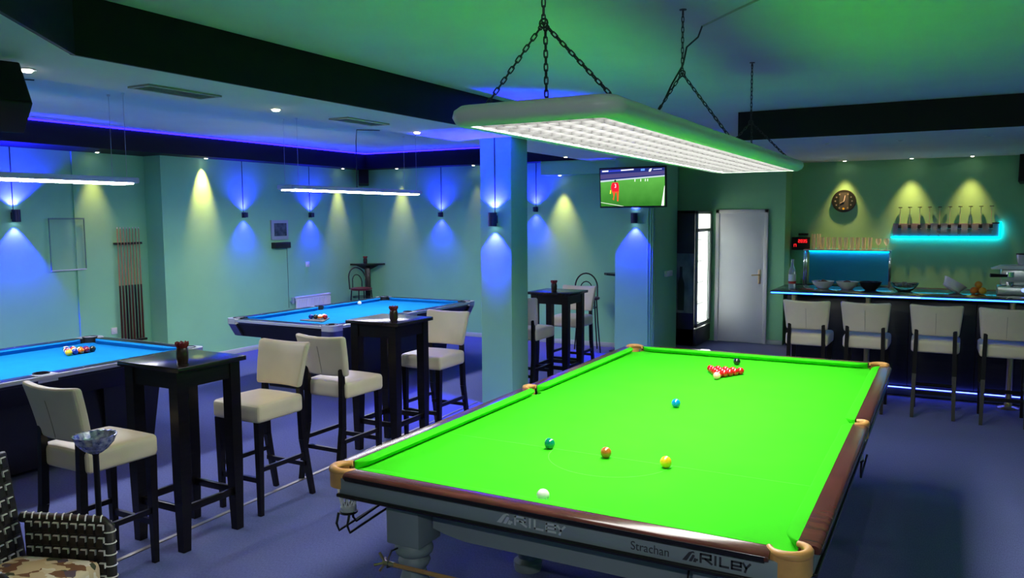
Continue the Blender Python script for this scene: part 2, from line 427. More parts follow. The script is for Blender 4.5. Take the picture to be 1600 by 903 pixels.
# apron, moulding, frame
for nm, y0, y1, x0, x1 in (('n', -HL-0.105, -HL-0.085, -HW-0.02, HW+0.02), ('f', HL+0.085, HL+0.105, -HW-0.02, HW+0.02)):
    ap_ = M().box(x0, x1, y0, y1, 0.800, 0.870, bev=0.003).obj('apron', GREYP, st)
    M().box(x0-0.01, x1+0.01, y0-0.012, y1, 0.786, 0.802, bev=0.005).obj('moulding', mat('ebonised_wood', (0.01, 0.008, 0.008), 0.25), ap_)
    if nm == 'n': APN = ap_
for sx in (-1, 1):
    a, b = sorted((sx*(HW+0.085), sx*(HW+0.105)))
    ap_ = M().box(a, b, -HL+0.02, HL-0.02, 0.800, 0.870, bev=0.003).obj('apron', GREYP, st)
    a, b = sorted((sx*(HW+0.085), sx*(HW+0.117)))
    M().box(a, b, -HL+0.02, HL-0.02, 0.786, 0.802, bev=0.005).obj('moulding', _mats['ebonised_wood'], ap_)
M().box(-HW-0.06, HW+0.06, -HL-0.06, HL+0.06, 0.79, BED-0.046).obj('slate_bed', mat('slate', (0.05, 0.05, 0.055), 0.7), st, smooth=0)
fr = M()
fr.box(-0.74, 0.74, -HL+0.10, -HL+0.16, 0.70, 0.79, bev=0.004).box(-0.74, 0.74, HL-0.16, HL-0.10, 0.70, 0.79, bev=0.004)
for sx in (-1, 1): fr.box(*sorted((sx*0.70, sx*0.76)), -HL+0.10, HL-0.10, 0.70, 0.79, bev=0.004)
fr.obj('under_frame', mat('dark_mahogany', (0.028, 0.010, 0.009), 0.35, var=0.3, vscale=5, stretch=(1, 6, 1)), st)
def board(poly, p0_, p1_, plane): return M().prism(poly, p0_, p1_, plane)
bp_ = [(-0.58, 0.70), (-0.58, 0.63), (-0.52, 0.615), (-0.42, 0.600), (0.42, 0.600), (0.52, 0.615), (0.58, 0.63), (0.58, 0.70)]
M().prism(bp_, -HL+0.115, -HL+0.14, 'xz').obj('lower_board', GREYP, st, smooth=0)
M().prism(bp_, HL-0.14, HL-0.115, 'xz').obj('lower_board', GREYP, st, smooth=0)
LEGP = [(0.075, 0.0), (0.080, 0.02), (0.080, 0.05), (0.055, 0.07), (0.060, 0.10), (0.075, 0.14), (0.085, 0.22), (0.082, 0.32), (0.062, 0.40), (0.050, 0.44), (0.066, 0.46), (0.072, 0.475), (0.066, 0.49), (0.060, 0.50), (0.082, 0.515), (0.086, 0.53), (0.080, 0.55), (0.072, 0.565)]
for sx in (-1, 1):
    for fy in (-HL+0.105, -0.6, 0.6, HL-0.105):
        lg = M().lathe(LEGP, 24, (sx*0.675, fy, 0)).obj('leg', GREYP, st, smooth=50)
        M().box(sx*0.675-0.085, sx*0.675+0.085, fy-0.085, fy+0.085, 0.565, 0.79, bev=0.006).obj('leg_block', GREYP, lg)
        M().ring((sx*0.675+0.02, fy-0.085, 0.745), (sx*0.675+0.02, fy-0.095, 0.745), 0.022, 0.019, 16).obj('bolt_cover', GREYP, lg)
# lettering on the near apron
INKD = mat('dark_print', (0.03, 0.03, 0.035), 0.5); INKL = mat('pale_print', (0.48, 0.50, 0.51), 0.5)
def riley(x, w, zc, h, ink, name):
    m = M(); yf = -HL-0.105; t = h*0.20; y0, y1 = yf-0.0012, yf+0.001
    def P(a, b): return (x+a*w, zc-h/2+b*h)
    def st2(pts, th=t):
        for (a, b) in zip(pts[:-1], pts[1:]):
            A = Vector((P(*a)[0], yf-0.0004, P(*a)[1])); B = Vector((P(*b)[0], yf-0.0004, P(*b)[1]))
            e = (B-A).normalized()*th*0.35
            m.bar(A-e, B+e, th, 0.0012, up=(0, 1, 0))
    # emblem: leaning arch with inner stroke and a dot
    m.prism([P(0.0, 0.0), P(0.10, 0.85), P(0.155, 1.0), P(0.175, 1.0), P(0.19, 0.85), P(0.15, 0.85), P(0.07, 0.0)], y0, y1, 'xz')
    m.prism([P(0.10, 0.0), P(0.155, 0.68), P(0.185, 0.68), P(0.19, 0.55), P(0.145, 0.0)], y0, y1, 'xz')
    m.prism([P(0.165, 0.0), P(0.185, 0.4), P(0.205, 0.4), P(0.215, 0.0)], y0, y1, 'xz')
    m.prism([P(0.225+0.016*math.cos(k*PI/5), 0.25+0.12*math.sin(k*PI/5)) for k in range(10)], y0, y1, 'xz')
    X = 0.28
    st2([(X, 0.1), (X, 0.9), (X+0.15, 0.9), (X+0.15, 0.5), (X+0.03, 0.5)]); st2([(X+0.07, 0.48), (X+0.165, 0.1)])
    st2([(0.50, 0.1), (0.50, 0.9)])
    st2([(0.57, 0.9), (0.57, 0.1), (0.69, 0.1)])
    st2([(0.75, 0.42), (0.87, 0.42), (0.87, 0.78), (0.74, 0.78), (0.74, 0.1), (0.87, 0.1)])
    st2([(0.90, 0.8), (0.945, 0.38), (1.0, 0.8)]); st2([(0.95, 0.40), (0.93, 0.0)])
    return m.obj(name, ink, APN, smooth=0)
riley(-0.133, 0.285, 0.836, 0.040, INKL, 'riley_lettering')
riley(0.590, 0.225, 0.834, 0.036, INKD, 'riley_lettering')
text_mesh('Strachan', 0.044, 'strachan_lettering', INKD, APN, Matrix.Translation((0.405, -HL-0.1055, 0.816)) @ Matrix.Rotation(PI/2, 4, 'X'), xscale=0.92)
# snooker rest hooked under the near end
rs = thing('snooker_rest', 'wooden snooker rest with brass cross head hung below the near table end', 'snooker rest', (-0.73, -0.03, 0.50))
M().tube([(0, 0, 0), (0.7, 0.0, 0.005), (1.40, 0.0, 0.01)], [0.009, 0.011, 0.013], 10).obj('shaft', mat('ash_wood', (0.42, 0.22, 0.08), 0.35, var=0.2, vscale=6, stretch=(2, 20, 20)), rs)
M().tube([(-0.03, 0, 0.04), (0.0, 0, 0), (-0.03, 0, -0.04)], 0.006, 8).tube([(-0.03, 0.04, 0.0), (0, 0, 0), (-0.03, -0.04, 0)], 0.006, 8).ring((-0.01, 0, 0), (0.05, 0, 0), 0.012, 0.011).obj('cross_head', BRASS, rs)
M().tube([(0.02, 0.11, 0.04), (0.02, 0.02, 0.05), (0.02, 0.0, 0.03), (0.02, -0.012, -0.012), (0.02, 0.016, -0.016)], 0.004, 6).tube([(1.3, 0.11, 0.28), (1.3, 0.02, 0.10), (1.3, -0.014, -0.006), (1.3, 0.018, -0.008)], 0.004, 6).obj('hook', BLKMETAL, rs)

# ---- snooker balls
BR = 0.02625
def ballmat(n, c): return mat('ball_'+n, c, 0.08, spec=0.6, coat=0.6)
def ball(name, label, m, x, y, z, r=BR, group=None, cat='ball'):
    o = M().sphere((0, 0, 0), r, 24, 14).obj(name, m, loc=(x, y, z+r)); return tag(o, label, cat, group)
SB = [('green', (0.0, 0.20, 0.10), -0.312, 0.723), ('brown', (0.40, 0.12, 0.012), -0.016, 0.710), ('yellow', (0.85, 0.50, 0.01), 0.274, 0.698),
      ('blue', (0.0, 0.20, 0.50), -0.024, 1.814), ('pink', (0.85, 0.38, 0.30), -0.019, 2.731), ('black', (0.01, 0.01, 0.012), -0.022, 3.329)]
for n, c, x, y in SB:
    where = {'pink': 'pink snooker ball touching the front of the red pack', 'black': 'black snooker ball behind the red pack near the far cushion', 'blue': 'blue snooker ball alone on the green cloth',
             'green': 'green snooker ball, left end of the row on the baulk line', 'brown': 'brown snooker ball in the middle of the baulk line row', 'yellow': 'yellow snooker ball, right end of the row on the baulk line'}[n]
    ball('snooker_ball', where, ballmat(n, c), x, y, BED)
ball('snooker_ball', 'white cue ball close behind the near rail of the snooker table', ballmat('cue', (0.85, 0.83, 0.74)), -0.018, 0.060, BED)
REDM = ballmat('red', (0.55, 0.008, 0.008))
ordn = ['first', 'second', 'third', 'fourth', 'fifth']
for r_ in range(5):
    for k in range(r_+1):
        x = -0.019+(k-r_/2)*0.0527; y = 2.731+0.0535+r_*0.0458
        lab = 'red snooker ball at the apex of the pack, touching pink' if r_ == 0 else f'red snooker ball, {ordn[k]} from left in the {ordn[r_]} row of the pack'
        ball('snooker_ball', lab, REDM, x, y, BED, group='red snooker balls in the pack')
pp = M().prism([(-0.04, -0.012), (0.042, -0.014), (0.044, 0.012), (-0.038, 0.015)], 0, 0.0012).prism([(-0.036, -0.010), (0.03, -0.012), (0.034, 0.010), (-0.03, 0.012)], 0.0012, 0.006)
tag(pp.obj('white_piece', mat('plain_white', (0.9, 0.9, 0.88), 0.6), loc=(-0.35, 2*HL+0.09, RT+0.001), smooth=0), 'small flat white piece lying on the far snooker rail', 'item')  # two thin white layers, flat on the far rail

# ================================================================== snooker lamp
LAMPW = mat('lamp_shell_white', (0.62, 0.64, 0.60), 0.35, spec=0.5)
LOUV = mat('louvre_aluminium', (0.055, 0.055, 0.055), 0.35, 0.0, spec=0.5)
lamp = thing('snooker_lamp', 'long white snooker table lamp with louvred underside hung on chains', 'ceiling lamp', (0.03, 1.78, 2.31))
LX, LY = 0.275, 1.885      # inner half sizes
def shell_profile(t):      # (outward, z) profile of the padded frame
    return [(0.0, 0.0), (0.026, -0.003), (0.054, 0.012), (0.066, 0.034), (0.060, 0.056), (0.036, 0.073), (0.0, 0.077)]
for sx in (-1, 1):
    rings = []
    for y in (-LY+0.02, LY-0.02):
        rings.append([(sx*(LX+a), y, z) for a, z in shell_profile(0)])
    M().loft(rings).obj('side_frame', LAMPW, lamp, smooth=50)
for sy in (-1, 1):
    rings = []
    path = [(-LX, 0, -90)]
    seq = []
    # quarter round at each corner
    for k in range(7): a = math.radians(180+90*k/6) if sy < 0 else math.radians(180-90*k/6); seq.append((-LX+0.03, sy*(LY-0.03), math.cos(a), math.sin(a)))
    for k in range(7): a = math.radians(270+90*k/6) if sy < 0 else math.radians(90-90*k/6); seq.append((LX-0.03, sy*(LY-0.03), math.cos(a), math.sin(a)))
    for cx, cy, dx, dy in seq:
        rings.append([(cx+dx*(0.03+a*1.03), cy+dy*(0.03+a*1.03), z-0.001+(0.002 if z > 0.04 else 0)) for a, z in shell_profile(0)])
    M().loft(rings).obj('end_cap', LAMPW, lamp, smooth=50)
M().box(-LX-0.02, LX+0.02, -LY, LY, 0.068, 0.075).obj('top_cover', LAMPW, lamp, smooth=0)
lv = M(); nb = 36
for i in range(nb+1):
    y = -LY+0.005+(2*LY-0.01)*i/nb; lv.box(-LX, LX, y-0.0015, y+0.0015, 0.006, 0.024)
for i in range(7):
    x = -LX+2*LX*i/6; lv.box(x-0.0015, x+0.0015, -LY, LY, 0.006, 0.024)
lv.obj('louvre', LOUV, lamp, smooth=0)
for sx in (-1, 0, 1):
    for k in range(3):
        yc = (k-1)*1.24; tb = M().ring((sx*0.17, yc-0.58, 0.058), (sx*0.17, yc+0.58, 0.058), 0.007, 0.007, 10).obj('fluorescent_tube', emis('tube_white', (1.0, 0.98, 0.95), 4.0), lamp)
for sx in (-1, 1): M().box(sx*LX-0.008, sx*LX+0.008, -LY+0.01, LY-0.01, -0.001, 0.007, bev=0.002).obj('edge_strip', mat('pale_edge', (0.85, 0.85, 0.82), 0.4), lamp)
al = bpy.data.lights.new('snooker_light', 'AREA'); al.shape = 'RECTANGLE'; al.size = 2*LX-0.03; al.size_y = 2*LY-0.05; al.energy = P_SNOOKER; al.color = (1.0, 0.98, 0.93)
alo = bpy.data.objects.new('snooker_light', al); COL.objects.link(alo); alo.parent = lamp; alo.location = (0, 0, 0.050)
CHAINM = mat('dark_chain', (0.05, 0.055, 0.05), 0.45, 0.6)
def chain(p0, p1, parent, L=0.030, W=0.019, wr=0.0028):
    a = Vector(p0); b = Vector(p1); d = (b-a); D = d.length; d.normalize(); n = max(2, round(D/(L-2*wr)))
    pitch = D/n; u = d.orthogonal().normalized(); v = d.cross(u); m = M()
    for i in range(n):
        c = a+d*(i+0.5)*pitch; s1 = u if i % 2 == 0 else v; pts = []
        hl = pitch/2+wr-W/2+wr
        for k in range(12):
            t = 2*PI*k/12; ex = math.cos(t)*(W/2-wr); ez = math.sin(t)*(W/2-wr)
            ez += hl if math.sin(t) > 1e-6 else (-hl if math.sin(t) < -1e-6 else 0)
            pts.append(c+s1*ex+d*ez)
        m.tube(pts, wr, 5, closed=True)
    return m.obj('chain', CHAINM, parent)
def lp(x, y, z): return (x-0.03, y-1.78, z-2.31)
for (ay, az, mid) in ((-0.02, 2.67, True), (1.68, 2.75, False), (3.41, 2.66, True)):
    chain(lp(0.03, ay, az), lp(0.03, ay, H-0.012), lamp, L=0.034)
    chain(lp(0.03, ay, az), lp(-0.235, ay+0.02, 2.386), lamp); chain(lp(0.03, ay, az), lp(0.295, ay+0.02, 2.386), lamp)
    if mid: chain(lp(0.032, ay+.01, az), lp(0.035, ay+0.012, 2.385), lamp)
    M().tube([lp(0.03+0.016*math.cos(2*PI*k/12), ay, az+0.016*math.sin(2*PI*k/12)) for k in range(12)], 0.004, 6, closed=True).obj('shackle', CHAINM, lamp)
    M().lathe([(0.0, 0.0), (0.02, 0.0), (0.02, -0.004), (0.005, -0.006), (0.004, -0.03), (0.0, -0.03)], 12, lp(0.03, ay, H)).obj('ceiling_hook', CHAINM, lamp)
cab = [lp(0.02, 2.10, H-0.002), lp(0.03, 1.98, 3.0), lp(0.035, 1.74, 2.90), lp(0.028, 1.70, 2.80), lp(-0.03, 1.69, 2.70), lp(-0.08, 1.69, 2.60), lp(-0.20, 1.70, 2.43), lp(-0.22, 1.70, 2.385)]
M().tube(cab, 0.005, 6).obj('power_cable', BLKPLAST, lamp)
M().tube([lp(0.02, 2.10, H-0.004), lp(0.3, 1.8, H-0.004), lp(0.9, 1.2, H-0.004)], 0.006, 6).obj('ceiling_cable', mat('green_grey_cable', (0.35, 0.42, 0.33), 0.6), lamp)

# ================================================================== pool tables
BLUEC = mat('blue_cloth', (0.005, 0.20, 0.50), 0.9, var=0.05, vscale=5, spec=0.1)
PBLK = mat('pool_black_laminate', (0.008, 0.008, 0.011), 0.28)
PSIL = mat('pool_silver', (0.62, 0.62, 0.68), 0.25, 0.2)
def pool_table(label, x0, x1, y0, y1):
    cx, cy = (x0+x1)/2, (y0+y1)/2; a, b = (x1-x0)/2, (y1-y0)/2; Z = 0.825
    t = thing('pool_table', label, 'pool table', (cx, cy, 0)); rw = 0.125; cw = 0.05
    ia, ib = a-rw-cw, b-rw-cw
    M().box(-ia-0.05, ia+0.05, -ib-0.05, ib+0.05, Z-0.09, Z-0.04).obj('bed_cloth', BLUEC, t, smooth=0)
    def cush(p, q, out, ey=0.06):
        p = Vector(p); q = Vector(q); n = Vector(out); d = (q-p).normalized(); L = (q-p).length
        prof = [(0.0, -0.006), (0.004, 0.0), (cw, 0.002), (cw, -0.045), (0.02, -0.042)]
        rings = []
        for s_, sh in ((0, 0.9), (ey, 0.0), (L-ey, 0.0), (L, 0.9)):
            rings.append([p+d*s_+n*(tt*(1-sh)+cw*sh)+Vector((0, 0, Z+z)) for tt, z in prof])
        M().loft(rings).obj('cushion', BLUEC, t, smooth=30)
    cush((-ia+0.05, -ib, 0), (ia-0.05, -ib, 0), (0, -1, 0)); cush((-ia+0.05, ib, 0), (ia-0.05, ib, 0), (0, 1, 0))
    for sx in (-1, 1):
        cush((sx*ia, -ib+0.05, 0), (sx*ia, -0.05, 0), (sx, 0, 0)); cush((sx*ia, 0.05, 0), (sx*ia, ib-0.05, 0), (sx, 0, 0))
    # rails
    def rl(X0, X1, Y0, Y1): M().box(X0, X1, Y0, Y1, Z-0.05, Z+0.004, bev=0.006).obj('rail', PBLK, t)
    rl(-ia+0.02, ia-0.02, -b+0.012, -b+rw, ); rl(-ia+0.02, ia-0.02, b-rw, b-0.012)
    for sx in (-1, 1):
        X = sorted((sx*(a-0.012), sx*(a-rw)))
        rl(X[0], X[1], -ib+0.02, -0.07); rl(X[0], X[1], 0.07, ib-0.02)
        # side pocket plate
        M().prism([(sx*(a-rw+0.005), -0.075), (sx*(a-0.008), -0.075), (sx*(a-0.008), 0.075), (sx*(a-rw+0.005), 0.075), (sx*(a-0.06), 0.05), (sx*(a-0.05), 0), (sx*(a-0.06), -0.05)], Z-0.05, Z+0.006).obj('side_pocket_cap', PSIL, t, smooth=0)
        M().lathe([(0.0, -0.14), (0.045, -0.14), (0.052, 0.012), (0.060, 0.013), (0.054, -0.15), (0.0, -0.152)], 14, (sx*(a-rw+0.03), 0, Z)).obj('pocket_liner', BLKPLAST, t)
        # sights
        for k in (-3, -2, -1, 1, 2, 3):
            M().ring((sx*(a-0.065), k*ib/4, Z+0.003), (sx*(a-0.065), k*ib/4, Z+0.006), 0.007, 0.007, 8).obj('sight', WHITEPL, t)
    # silver edge lines
    for sx in (-1, 1):
        X = sorted((sx*a, sx*(a-0.014))); M().box(X[0], X[1], -b+0.15, b-0.15, Z-0.03, Z+0.002, bev=0.004).obj('edge_trim', PSIL, t)
    for sy in (-1, 1):
        Y = sorted((sy*b, sy*(b-0.014))); M().box(-a+0.15, a-0.15, Y[0], Y[1], Z-0.03, Z+0.002, bev=0.004).obj('edge_trim', PSIL, t)
    # corner caps
    for sx in (-1, 1):
        for sy in (-1, 1):
            outer = [(sx*(a-0.16), sy*b)] + [(sx*(a-0.07+0.07*math.sin(k*PI/12)), sy*(b-0.07+0.07*math.cos(k*PI/12))) for k in range(7)] + [(sx*a, sy*(b-0.16))]
            inner = [(sx*(a-rw), sy*(b-0.16))] + [(sx*(a-rw+0.01+0.0*k), sy*(b-rw-0.0)) for k in (0,)] + [(sx*(a-0.16), sy*(b-rw))]
            notch = [(sx*(a-rw), sy*(b-0.17)), (sx*(a-rw+0.045), sy*(b-rw-0.02)), (sx*(a-rw+0.045), sy*(b-rw+0.045)), (sx*(a-rw-0.02), sy*(b-rw+0.045)), (sx*(a-0.17), sy*(b-rw))]
            cp = M().prism(outer+notch, Z-0.055, Z+0.008).obj('corner_cap', PSIL, t, smooth=0)
            skirt = [(x, y) for x, y in outer]
            ins = [(x-sx*0.05, y-sy*0.05) for x, y in outer]
            rings = [[(x, y, Z-0.05) for x, y in outer+[(sx*(a-0.14), sy*(b-0.14))]], [(x, y, Z-0.19) for x, y in ins+[(sx*(a-0.16), sy*(b-0.16))]]]
            M().loft(rings).obj('corner_skirt', mat('pool_dark_metal', (0.16, 0.17, 0.25), 0.3, 0.7), cp, smooth=30)
            M().lathe([(0.0, -0.16), (0.05, -0.16), (0.062, 0.013), (0.070, 0.014), (0.060, -0.17), (0.0, -0.172)], 16, (sx*(a-rw+0.015), sy*(b-rw+0.015), Z)).obj('pocket_liner', BLKPLAST, cp)
    # apron
    rings = [[(sx*(a-0.02), sy*(b-0.02), Z-0.05) for sx, sy in ((-1, -1), (1, -1), (1, 1), (-1, 1))], [(sx*(a-0.09), sy*(b-0.09), Z-0.20) for sx, sy in ((-1, -1), (1, -1), (1, 1), (-1, 1))]]
    M().loft(rings).obj('apron', PBLK, t, smooth=0)
    for sy in (-1, 1):
        r2 = [[(sx*(a-0.24), yy, Z-0.20) for sx, yy in ((-1, sy*(b-0.85)), (1, sy*(b-0.85)), (1, sy*(b-0.30)), (-1, sy*(b-0.30)))], [(sx*(a-0.30), yy, 0.0) for sx, yy in ((-1, sy*(b-0.80)), (1, sy*(b-0.80)), (1, sy*(b-0.36)), (-1, sy*(b-0.36)))]]
        M().loft(r2).obj('pedestal', PBLK, t, smooth=0)
    M().box(-a+0.30, a-0.30, -b+0.6, b-0.6, 0.06, Z-0.19).obj('ball_cabinet', PBLK, t, smooth=0)
    return t
PT1 = (-6.12, -4.50, -0.62, 2.26); PT2 = (-5.99, -4.37, 3.80, 6.74)
pool_table('blue cloth pool table with black body nearer the left edge', *PT1)
pool_table('blue cloth pool table with silver corner caps near the radiator', *PT2)
PZ = 0.785
PB = 0.0286
PCOL = [('yellow', (0.9, 0.55, 0.01)), ('blue', (0.0, 0.02, 0.25)), ('red', (0.6, 0.02, 0.01)), ('purple', (0.12, 0.01, 0.20)), ('orange', (0.85, 0.16, 0.0)), ('green', (0.0, 0.15, 0.06)), ('maroon', (0.22, 0.01, 0.02)), ('black', (0.01, 0.01, 0.01))]
def stripemat(n, c):
    nm = 'stripe_'+n
    if nm in _mats: return _mats[nm]
    m = mat(nm, (0.85, 0.82, 0.72), 0.1, coat=0.5); nt = m.node_tree; b = nt.nodes['Principled BSDF']
    tc = nt.nodes.new('ShaderNodeTexCoord'); sp = nt.nodes.new('ShaderNodeSeparateXYZ'); nt.links.new(tc.outputs['Object'], sp.inputs[0])
    ab = nt.nodes.new('ShaderNodeMath'); ab.operation = 'ABSOLUTE'; nt.links.new(sp.outputs[2], ab.inputs[0])
    lt = nt.nodes.new('ShaderNodeMath'); lt.operation = 'LESS_THAN'; lt.inputs[1].default_value = 0.014; nt.links.new(ab.outputs[0], lt.inputs[0])
    mx = nt.nodes.new('ShaderNodeMix'); mx.data_type = 'RGBA'; mx.inputs[6].default_value = (0.85, 0.82, 0.72, 1); mx.inputs[7].default_value = (*c, 1)
    nt.links.new(lt.outputs[0], mx.inputs[0]); nt.links.new(mx.outputs[2], b.inputs['Base Color'])
    return m
cols = dict(PCOL)
# rack on the left table: front row (towards the camera side) yellow, blue, orange, black
order = [('yellow', 0), ('red', 1), ('blue', 0), ('maroon', 1), ('yellow', 1), ('orange', 0), ('blue', 1), ('red', 0), ('orange', 1), ('maroon', 0), ('green', 1), ('purple', 1), ('green', 0), ('purple', 0), ('black', 0)]
k = 0
ang = math.radians(33)
for r_ in range(5):
    for j in range(r_+1):
        c, stp = order[k]; k += 1
        lx, ly_ = (j-r_/2)*0.0574, r_*0.0498
        # triangle seen edge on: apex at the far left
        x = -5.47+lx*math.cos(ang)-(ly_-0.10)*math.sin(ang); y = 1.64+lx*math.sin(ang)+(ly_-0.10)*math.cos(ang)
        o = ball('pool_ball', f"{'striped '+c if stp else 'solid '+c} pool ball in the rack on the left pool table", stripemat(c, cols[c]) if stp else ballmat('pool_'+c, cols[c]), x, y, PZ, PB, 'racked pool balls on the left table')
        o.rotation_euler = (random.uniform(0, 3), random.uniform(0, 3), 0)
# ball tray on the second table
tr = M().prism([(-0.17, -0.13), (0.17, -0.13), (0.17, -0.10), (0.02, 0.17), (-0.02, 0.17), (-0.17, -0.10)], 0, 0.012)
tag(tr.obj('ball_rack', mat('grey_rack', (0.16, 0.15, 0.14), 0.5), loc=(-5.13, 4.42, PZ), smooth=0), 'flat grey triangular ball tray on the blue table near the radiator', 'ball rack')
for i, (c, stp, dx, dy) in enumerate((('blue', 0, -0.10, -0.02), ('black', 0, -0.045, 0.0), ('yellow', 1, 0.01, 0.015), ('orange', 1, 0.05, -0.03), ('red', 0, 0.07, 0.035), ('maroon', 1, 0.015, 0.075))):
    ball('pool_ball', f"{'striped '+c if stp else 'solid '+c} pool ball on the grey tray", stripemat(c, cols[c]) if stp else ballmat('pool_'+c, cols[c]), -5.13+dx, 4.42+dy, PZ+0.012, PB, 'pool balls on the grey tray')
ball('pool_ball', 'white cue ball by the far cushion of the pool table near the radiator', ballmat('cue', (0.85, 0.83, 0.74)), -5.75, 5.92, PZ, PB)

# pendants over the pool tables
PEND = mat('pendant_shell', (0.62, 0.64, 0.68), 0.3)
def pendant(label, x, yc, ln):
    t = thing('pendant_lamp', label, 'pendant lamp', (x, yc, 2.29)); h = ln/2; wd = 0.11
    M().box(-wd, wd, -h, h, 0.012, 0.062, bev=0.01, seg=2).obj('housing', PEND, t)
    M().box(-wd+0.008, wd-0.008, -h+0.06, h-0.06, 0.0, 0.0125).obj('diffuser', emis('pendant_glow', (0.95, 0.97, 1.0), E_PENDANT), t, smooth=0)
    for sy in (-1, 1):
        for sx in (-1, 1):
            M().ring((sx*(wd-0.01), sy*(h-0.12), 0.06), (sx*(wd-0.01), sy*(h-0.12), H-2.29), 0.002, 0.002, 6).obj('wire', STEEL, t)
            M().ring((sx*(wd-0.01), sy*(h-0.12), H-2.29-0.02), (sx*(wd-0.01), sy*(h-0.12), H-2.29), 0.012, 0.014, 10).obj('ceiling_cup', WHITEPL, t)
    M().tube([(0, 0, 0.06), (0, 0, H-2.29-0.16), (0, 0.02, H-2.29-0.02), (0.1, 0.35, H-2.29-0.004)], 0.005, 6).obj('power_cable', BLKPLAST, t)
    return t
pendant('slim white linear lamp above the pool table at the left edge', -5.20, 0.85, 2.5)
pendant('slim white linear lamp above the pool table near the radiator', -5.17, 5.22, 2.5)

# ================================================================== bar tables and stools
def bar_table(label, cx, cy, first=[None]):
    if first[0] is not None: return dup(first[0], (cx, cy, 0), 0, label)
    t = thing('bar_table', label, 'table', (cx, cy, 0), group='tall black bar tables'); first[0] = t
    M().box(-0.275, 0.275, -0.255, 0.255, 1.09, 1.12, bev=0.004).obj('table_top', mat('black_table_top', (0.012, 0.010, 0.010), 0.22, spec=0.5, var=0.3, vscale=4, stretch=(8, 1, 1)), t)
    fr = M()
    for s in (-1, 1):
        fr.box(-0.20, 0.20, s*0.215-0.011, s*0.215+0.011, 0.985, 1.09).box(s*0.215-0.011, s*0.215+0.011, -0.20, 0.20, 0.985, 1.09)
    fr.obj('apron', WOODBLK, t, smooth=0)
    for sx in (-1, 1):
        for sy in (-1, 1):
            M().bar((sx*0.198, sy*0.203, 0.0), (sx*0.197, sy*0.198, 0.45), 0.052, 0.052, 0.074, 0.074).bar((sx*0.197, sy*0.198, 0.45), (sx*0.197, sy*0.198, 1.09), 0.074, 0.074).obj('leg', WOODBLK, t, smooth=0)
    for s in (-1, 1):
        M().box(-0.17, 0.17, s*0.20-0.012, s*0.20+0.012, 0.23, 0.275, bev=0.003).obj('stretcher', WOODBLK, t)
        M().box(s*0.20-0.012, s*0.20+0.012, -0.17, 0.17, 0.23, 0.275, bev=0.003).obj('stretcher', WOODBLK, t)
    return t
bar_table('tall black square bar table beside the stool at the left, nearest the camera', -2.795, 0.64)
bar_table('tall black square bar table in front of the second pool table', -2.84, 2.79)
bar_table('tall black square bar table partly hidden behind the mint column', -2.64, 5.72)
def candle(label, x, y, z, first=[None]):
    if first[0] is not None: return dup(first[0], (x, y, z), 0.7, label)
    t = thing('candle_vase', label, 'candle holder', (x, y, z)); first[0] = t
    M().lathe([(0.030, 0), (0.034, 0.02), (0.036, 0.06), (0.032, 0.085), (0.030, 0.09), (0.027, 0.088), (0.030, 0.06), (0.026, 0.01), (0.0, 0.008)], 18).obj('vase', mat('dark_brown_glass', (0.035, 0.02, 0.015), 0.2), t, smooth=50)
    pt = M()
    for k in range(8):
        a_ = k*PI/4; pt.tube([(0.012*math.cos(a_), 0.012*math.sin(a_), 0.085), (0.030*math.cos(a_), 0.030*math.sin(a_), 0.115), (0.036*math.cos(a_+.3), 0.036*math.sin(a_+.3), 0.125)], [0.012, 0.012, 0.004], 6)
    pt.sphere((0, 0, 0.105), 0.018, 10, 8).obj('red_rose', mat('red_petals', (0.20, 0.012, 0.012), 0.6), t, smooth=60)
    return t
candle('small dark vase with a red top on the nearest bar table', -2.66, 0.53, 1.12)
candle('small dark vase with a red top on the middle bar table', -2.70, 2.66, 1.12)
candle('small dark vase with a red top on the table behind the column', -2.66, 5.66, 1.12)

